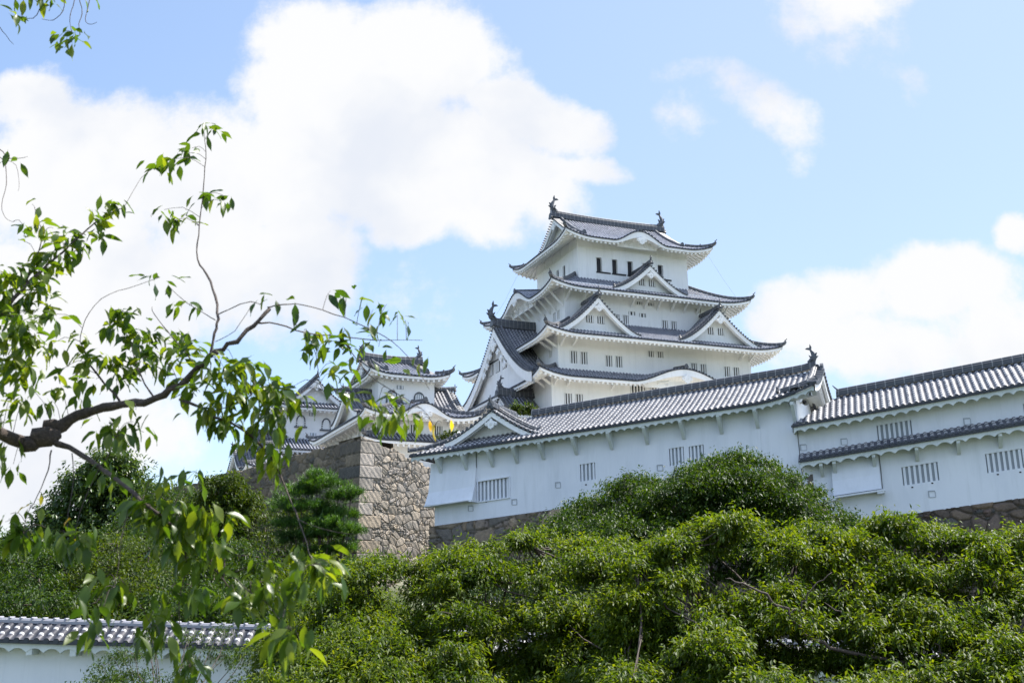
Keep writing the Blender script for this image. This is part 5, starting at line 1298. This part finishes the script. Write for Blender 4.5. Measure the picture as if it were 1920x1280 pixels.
# polylines in photo pixels with radii in pixels
BR = [([(-420,900),(-260,850),(-120,800),(-20,805),(40,828),(85,818),(130,788),(175,768),(230,760),(290,748),(335,722),(372,690),(405,662),(440,640),(475,610),(504,580)], [30,28,26,23,22,27,21,17,14.5,13,12,10.5,9,8.5,7.5,6.5]),
 ([(395,668),(403,625),(408,600),(404,555),(388,515),(370,485),(372,440),(378,390),(383,330),(386,285),(384,262)], [6,5.5,5.5,5,4.5,3,2.6,2.2,2,1.6,1.2]),
 ([(95,828),(150,848),(200,888),(250,925),(300,965),(345,1000),(385,1045),(430,1100)], [13,10,8,7,6,5,4,2]),
 ([(340,748),(400,778),(445,800),(485,830),(515,870),(540,925),(562,980),(580,1035),(588,1060)], [6,5.5,5,4.5,4,3,2.5,2,1.2]),
 ([(480,606),(520,607),(575,625),(640,630),(700,638),(745,637),(792,638)], [4,3,3,2.6,2,1.2,1]),
 ([(500,578),(530,570),(570,572),(625,588),(690,615),(735,640),(775,680),(805,730)], [3,2.4,2,2,2,1.6,1.3,1]),
 ([(-60,680),(-20,610),(30,555),(75,510),(120,470),(165,430),(205,400),(232,390)], [12,9,7,5,4,3,2.2,1.5]),
 ([(50,530),(68,480),(80,440),(68,405)], [3,2.5,2,1.2]), ([(575,625),(592,665),(600,720),(615,745)], [1.8,1.5,1.2,1]),
 ([(640,632),(690,700),(740,735),(790,765),(815,800)], [2,1.8,1.6,1.3,1]), ([(-30,285),(0,280),(18,298),(52,294)], [2.5,2,1.5,.8]), ([(-20,290),(6,300),(12,345),(3,385),(10,408),(24,416)], [2,1.8,1.5,1.2,1,.7]), ([(10,300),(30,310),(36,345),(34,358)], [1,1,.8,.6]),
 ([(90,-60),(84,-20),(78,10),(62,34),(30,34)], [2.5,2.2,2,1.6,1]), ([(120,-60),(122,-10),(118,20),(100,38),(78,36)], [2.5,2,1.8,1.4,.9]), ([(145,-60),(148,-10),(154,25),(148,45),(150,66)], [2.4,2,1.8,1.6,1.2]), ([(170,-50),(168,0),(160,35),(168,46),(182,42)], [2,1.8,1.5,1.3,.9]), ([(135,-50),(140,0),(131,30),(134,60)], [2,1.8,1.5,1]), ([(-20,30),(0,52),(15,72),(26,84)], [2,1.6,1.2,.8]),
 ([(150,640),(160,600),(190,560),(240,540),(300,520)], [1.6,1.5,1.3,1.2,1]), ([(230,758),(180,700),(160,660),(150,640)], [5,4,2.5,1.6]), ([(290,748),(262,700),(246,650),(238,600)], [4,3,2,1.2]), ([(372,690),(330,640),(290,590),(285,575)], [3,2.2,1.5,1]),
 ([(404,600),(370,580),(340,560),(320,540)], [2,1.6,1.3,1]), ([(408,590),(440,575),(470,565),(492,572)], [2.4,2,1.8,1.2]), ([(404,640),(440,620),(470,575)], [1.6,1.3,1]), ([(215,820),(205,850),(175,900),(150,960),(140,1010)], [2,1.6,1.4,1.2,.8]), ([(95,845),(90,880),(70,930),(50,965),(45,1000)], [3,2.2,1.6,1.2,1]), ([(135,850),(138,900),(128,960),(125,1005)], [2,1.5,1.2,.9]),
 ([(385,1045),(430,1075),(470,1110),(500,1130),(540,1180)], [3,2.5,2,1.6,1.2]), ([(345,1000),(350,1060),(335,1130),(340,1200),(355,1250)], [3,2.2,1.8,1.5,1.1]), ([(250,925),(230,1000),(222,1060),(215,1100)], [2.5,1.8,1.4,1]), ([(430,1075),(500,1050),(560,1035)], [2,1.6,1.2]), ([(222,1080),(260,1130),(285,1175)], [1.6,1.3,1]),
 ([(562,975),(600,990),(650,1000),(680,1003)], [1.8,1.4,1,.6]), ([(470,740),(450,755),(400,770)], [2,2,2])]
bm_ = MB(); nodes = []
for pts, rr in BR:
    if len(pts) < 3: continue
    pp = []; rads = []
    for i in range(len(pts)-1):      # smooth resample
        p0, p1, p2, p3 = pts[max(i-1, 0)], pts[i], pts[i+1], pts[min(i+2, len(pts)-1)]
        for t in (0, .33, .66):
            q = [.5*((2*p1[k])+(-p0[k]+p2[k])*t+(2*p0[k]-5*p1[k]+4*p2[k]-p3[k])*t*t+(-p0[k]+3*p1[k]-3*p2[k]+p3[k])*t**3) for k in (0, 1)]
            pp.append(q); rads.append(rr[i]*(1-t)+rr[i+1]*t)
    pp.append(pts[-1]); rads.append(rr[-1])
    W3 = []
    for (x, y), q in zip(pp, rads):
        w3 = npt(x, y); W3.append(w3+rng.normal(size=3)*.0006*min(q, 8)); nodes.append((x, y, w3))
    rm_ = [(q*.56 if rr[0] > 20 else q*.52)*yn(x, y)/1972*(1+.10*math.sin(i*2.3)) for i, ((x, y), q) in enumerate(zip(pp, rads))]
    bm_.tube(W3, rm_, 8 if rr[0] > 8 else 5)
for (x, y, q) in ((88, 822, 26), (60, 835, 19), (100, 800, 17), (405, 662, 7)):    # burrs
    c = npt(x, y); s_ = q*yn(x, y)/1972; bm_.tube([c+np.array([-s_, 0, -s_*.5]), c+np.array([-s_*.4, -s_*.5, 0]), c+np.array([s_*.4, -s_*.4, .1*s_]), c+np.array([s_, 0, s_*.3])], [s_*.3, s_*.85, s_*.8, s_*.3], 8)
CLS = """378,245,5 405,252,4 345,302,6 320,312,7 292,322,6 360,290,4 385,372,4 425,382,4 412,388,3 308,405,5 325,425,6 340,415,3
60,395,1 75,432,4 45,437,2 45,465,1 100,440,3 115,462,3 200,392,4 225,398,3 180,418,4 190,440,3 150,452,4 140,472,6 100,480,7 120,502,7 70,500,8 40,520,9 80,532,8 20,560,11 60,580,10 90,602,6 30,612,11 60,640,10 10,642,9 90,662,6 30,682,9 10,702,7 50,702,7 0,520,6 5,590,8 75,560,6 20,530,6 45,660,7
300,525,4 320,538,3 225,592,5 245,597,4 210,620,5 235,632,4 340,588,3 355,585,2 150,642,3 150,662,4 165,682,5 120,702,3 130,722,4 200,682,6 260,642,6 290,632,7 310,652,7 340,642,6 350,662,6 280,682,8 310,692,8 240,702,6 220,722,5 180,722,5 330,670,6 260,665,6 365,650,4
405,682,5 420,702,7 440,692,8 470,692,7 400,722,7 430,742,7 470,742,8 500,732,8 530,742,8 550,762,6 490,770,6 520,780,6 370,742,6 330,722,6 450,762,5 445,715,7 485,715,7 515,755,6 545,740,5 380,705,5 565,750,3 420,760,5
190,812,5 215,822,6 235,832,5 250,802,4 270,822,3 110,742,4 60,742,5 20,752,6 0,862,4 25,882,3 205,800,4 150,760,4 100,765,4 40,770,5 0,790,5 15,830,4 255,780,3
380,782,5 420,792,6 450,802,6 480,812,6 500,842,5 520,862,5 470,832,4 540,822,3 410,800,5 395,770,5 505,815,4 515,890,3 485,860,3
485,572,3 620,557,3 650,562,4 680,572,4 700,592,4 725,582,3 745,602,3 760,612,3 570,632,4 600,632,5 585,652,4 620,642,5 650,632,5 640,652,6 660,662,6 600,672,5 625,692,4 570,662,3 690,642,4 710,662,3 620,712,4 640,702,4 660,712,4 695,620,3 540,575,1 555,600,1 675,690,3 605,655,5
640,742,3 662,742,4 690,752,5 710,762,6 730,772,6 700,792,4 740,792,5 720,802,5 765,785,4 780,692,3 772,682,2 750,760,3 610,745,2 735,750,4 755,800,3 770,805,2
190,882,3 210,902,4 250,942,6 290,952,6 320,952,8 290,982,6 350,952,7 380,962,7 402,972,6 350,992,8 320,1002,6 400,1002,6 430,972,4 340,1042,7 370,1052,6 400,1042,6 350,902,3 370,892,4 290,902,3 330,975,6 375,985,5 310,1025,5 355,1020,6 270,965,4
40,1002,6 60,1012,6 30,1012,5 20,975,2 110,1012,6 130,1022,6 150,1022,5 60,962,2 10,990,3 85,1000,4 140,1000,4
200,1092,5 215,1112,5 240,1122,5 180,1142,3 190,1162,5 172,1190,4 290,1172,6 282,1192,6 300,1202,5 320,1112,4 360,1122,5 370,1132,4 440,1122,6 460,1132,6 490,1112,6 530,1112,6 540,1142,6 560,1102,5 505,1062,5 560,1042,6 580,1052,5 600,1082,6 610,1092,5 620,1072,4 540,1192,7 548,1202,7 562,1212,4 358,1262,7 372,1272,5 470,1100,5 510,1095,5 575,1075,5 525,1170,4 300,1150,4 350,1235,4 590,1060,4 425,1090,4
70,2,5 95,0,4 82,12,4 25,36,3 32,40,2 135,76,4 125,84,4 150,78,4 118,88,3 110,82,2 165,5,1 45,4,3 14,300,2 30,305,1"""
YEL = [(828,804), (790,800), (62,940), (130,1000)]
cl = [tuple(int(v) for v in q.split(',')) for q in CLS.split()]
LCn, LAn, LSn, LLn = [], [], [], []
r = np.random.default_rng(77)
nn = np.array([(x, y) for x, y, _ in nodes])
def add_leaf(p, yaw, dip, ln, roll):
    a = np.array([math.cos(yaw)*math.sin(dip), math.sin(yaw)*math.sin(dip)*.7, -math.cos(dip)]); a /= np.linalg.norm(a)
    sref = np.cross(a, [0, 0, 1.0]); sref = sref/max(1e-6, np.linalg.norm(sref)); nrm = np.cross(sref, a)
    s_ = sref*math.cos(roll)+nrm*math.sin(roll)
    LCn.append(p); LAn.append(a); LSn.append(s_); LLn.append(ln)
yel_start = None
def cluster(x, y, k, big=1.0):
    d = (nn[:, 0]-x)**2+(nn[:, 1]-y)**2; j = int(np.argmin(d)); src = nodes[j]
    dy = r.uniform(-.16, .16) if d[j] > 400 else 0
    c = npt(x, y-12, dy)
    if d[j] > 60:
        mid = (src[2]+c)/2+np.array([0, 0, .012+.15*math.sqrt(d[j])/2000*4.3])
        bm_.tube([src[2], src[2]*.5+mid*.5+np.array([0, 0, .004]), mid, mid*.4+c*.6+np.array([0, 0, .003]), c], [.0016, .0014, .0013, .0011, .0010], 4, cap=False)
    mult = 2.3 if (x < 270 and 380 < y < 720) else 1.05 if (y < 780 and x > 540) else 1.6
    for i in range(int(k*mult+.5)):
        yaw = r.uniform(0, 6.283); dip = r.choice([r.uniform(.15, .8), r.uniform(.5, 1.45)]); ln = r.uniform(.050, .088)*big
        if y < 760: dip = r.choice([r.uniform(.3, 1.1), r.uniform(.9, 1.85)])
        off = r.normal(size=3)*np.array([.030, .03, .018]); 
        add_leaf(c+off, yaw, dip, ln, r.uniform(-.9, .9))
for x, y, k in cl: cluster(x, y, k, 1.12 if y > 950 or (430 < x < 560 and y > 640) else 1.0)
ngreen = len(LCn)
for x, y in YEL: cluster(x, y, 1, .8)
def near_leaves(lo, hi, matl, name):
    C = np.array(LCn[lo:hi]); A = np.array(LAn[lo:hi]); S = np.array(LSn[lo:hi]); Ln = np.array(LLn[lo:hi])[:, None]
    Nn = norm_(np.cross(S, A)); n = len(C); rr = np.random.default_rng(5)
    ts = [0, .14, .30, .48, .66, .82, .93, 1.0]; ws = [.03, .50, .90, 1.0, .78, .38, .12, .0]
    wd = Ln*rr.uniform(.165, .235, (n, 1)); bend = rr.uniform(.05, .30, (n, 1)); fold = rr.uniform(.1, .5, (n, 1)); wav = rr.uniform(-.06, .06, (n, 1))
    rows = []
    for t, w_ in zip(ts, ws):
        q = C+A*Ln*(t+.10)+Nn*(-bend*Ln*t*t)+np.array([0, 0, -1.0])*Ln*.08*t*t
        e = Nn*(wd*w_*fold)
        rows.append(np.stack([q-S*wd*w_+e+Nn*wav*Ln*math.sin(t*9), q, q+S*wd*w_+e-Nn*wav*Ln*math.sin(t*9)], 1))
    V = np.stack(rows, 1).reshape(n, -1, 3)                   # n, 24, 3
    st = C[:, None, :]; e1 = C+A*Ln*.11
    pet = np.stack([C-S*.0006, C+S*.0006, e1+S*.0006, e1-S*.0006], 1)
    V = np.concatenate([V, pet], 1); m = V.shape[1]
    f = []
    for i in range(len(ts)-1):
        for j in (0, 1): f.append([i*3+j, i*3+j+1, (i+1)*3+j+1, (i+1)*3+j])
    k0 = len(ts)*3; f.append([k0, k0+1, k0+2, k0+3])
    F = (np.arange(n)[:, None, None]*m+np.array(f)[None]).reshape(-1, 4)
    return raw_mesh(name, V.reshape(-1, 3), F, matl, nc)
near_leaves(0, ngreen, LEAF_NEAR, 'leaves')
yl = near_leaves(ngreen, len(LCn), LEAF_YELLOW, 'leaves'); yl['label'] = 'a few yellow and orange leaves'
tr_ = MB(); tp = npt(-420, 900)
tr_.tube([np.array([0, 0, -.3]), np.array([.02, .03, .5]), np.array([.05, 0, 1.2]), tp*np.array([.4, .4, 1])+np.array([0, 0, -.25]), tp], [.19, .15, .125, .10, .075], 12)
bm_.tube([tp, npt(-330, 800), npt(-200, 740), npt(-60, 680)], [.055, .045, .035, .022], 8)
bm_.tube([tp, npt(-300, 500), npt(-200, 100), npt(-60, -60), npt(90, -60), npt(170, -50)], [.05, .04, .028, .014, .008, .005], 7)
bm_.tube([npt(-60, -60), npt(-90, 120), npt(-30, 285)], [.010, .007, .005], 6); bm_.tube([npt(-90, 120), npt(-50, 60), npt(-20, 30)], [.006, .005, .004], 5); bm_.tube([npt(-60, 270), npt(-20, 290)], [.006, .004], 5)
tr_.build('trunk', BARK, nc, smooth=True)
bm_.build('branches', BARK, nc, smooth=True)
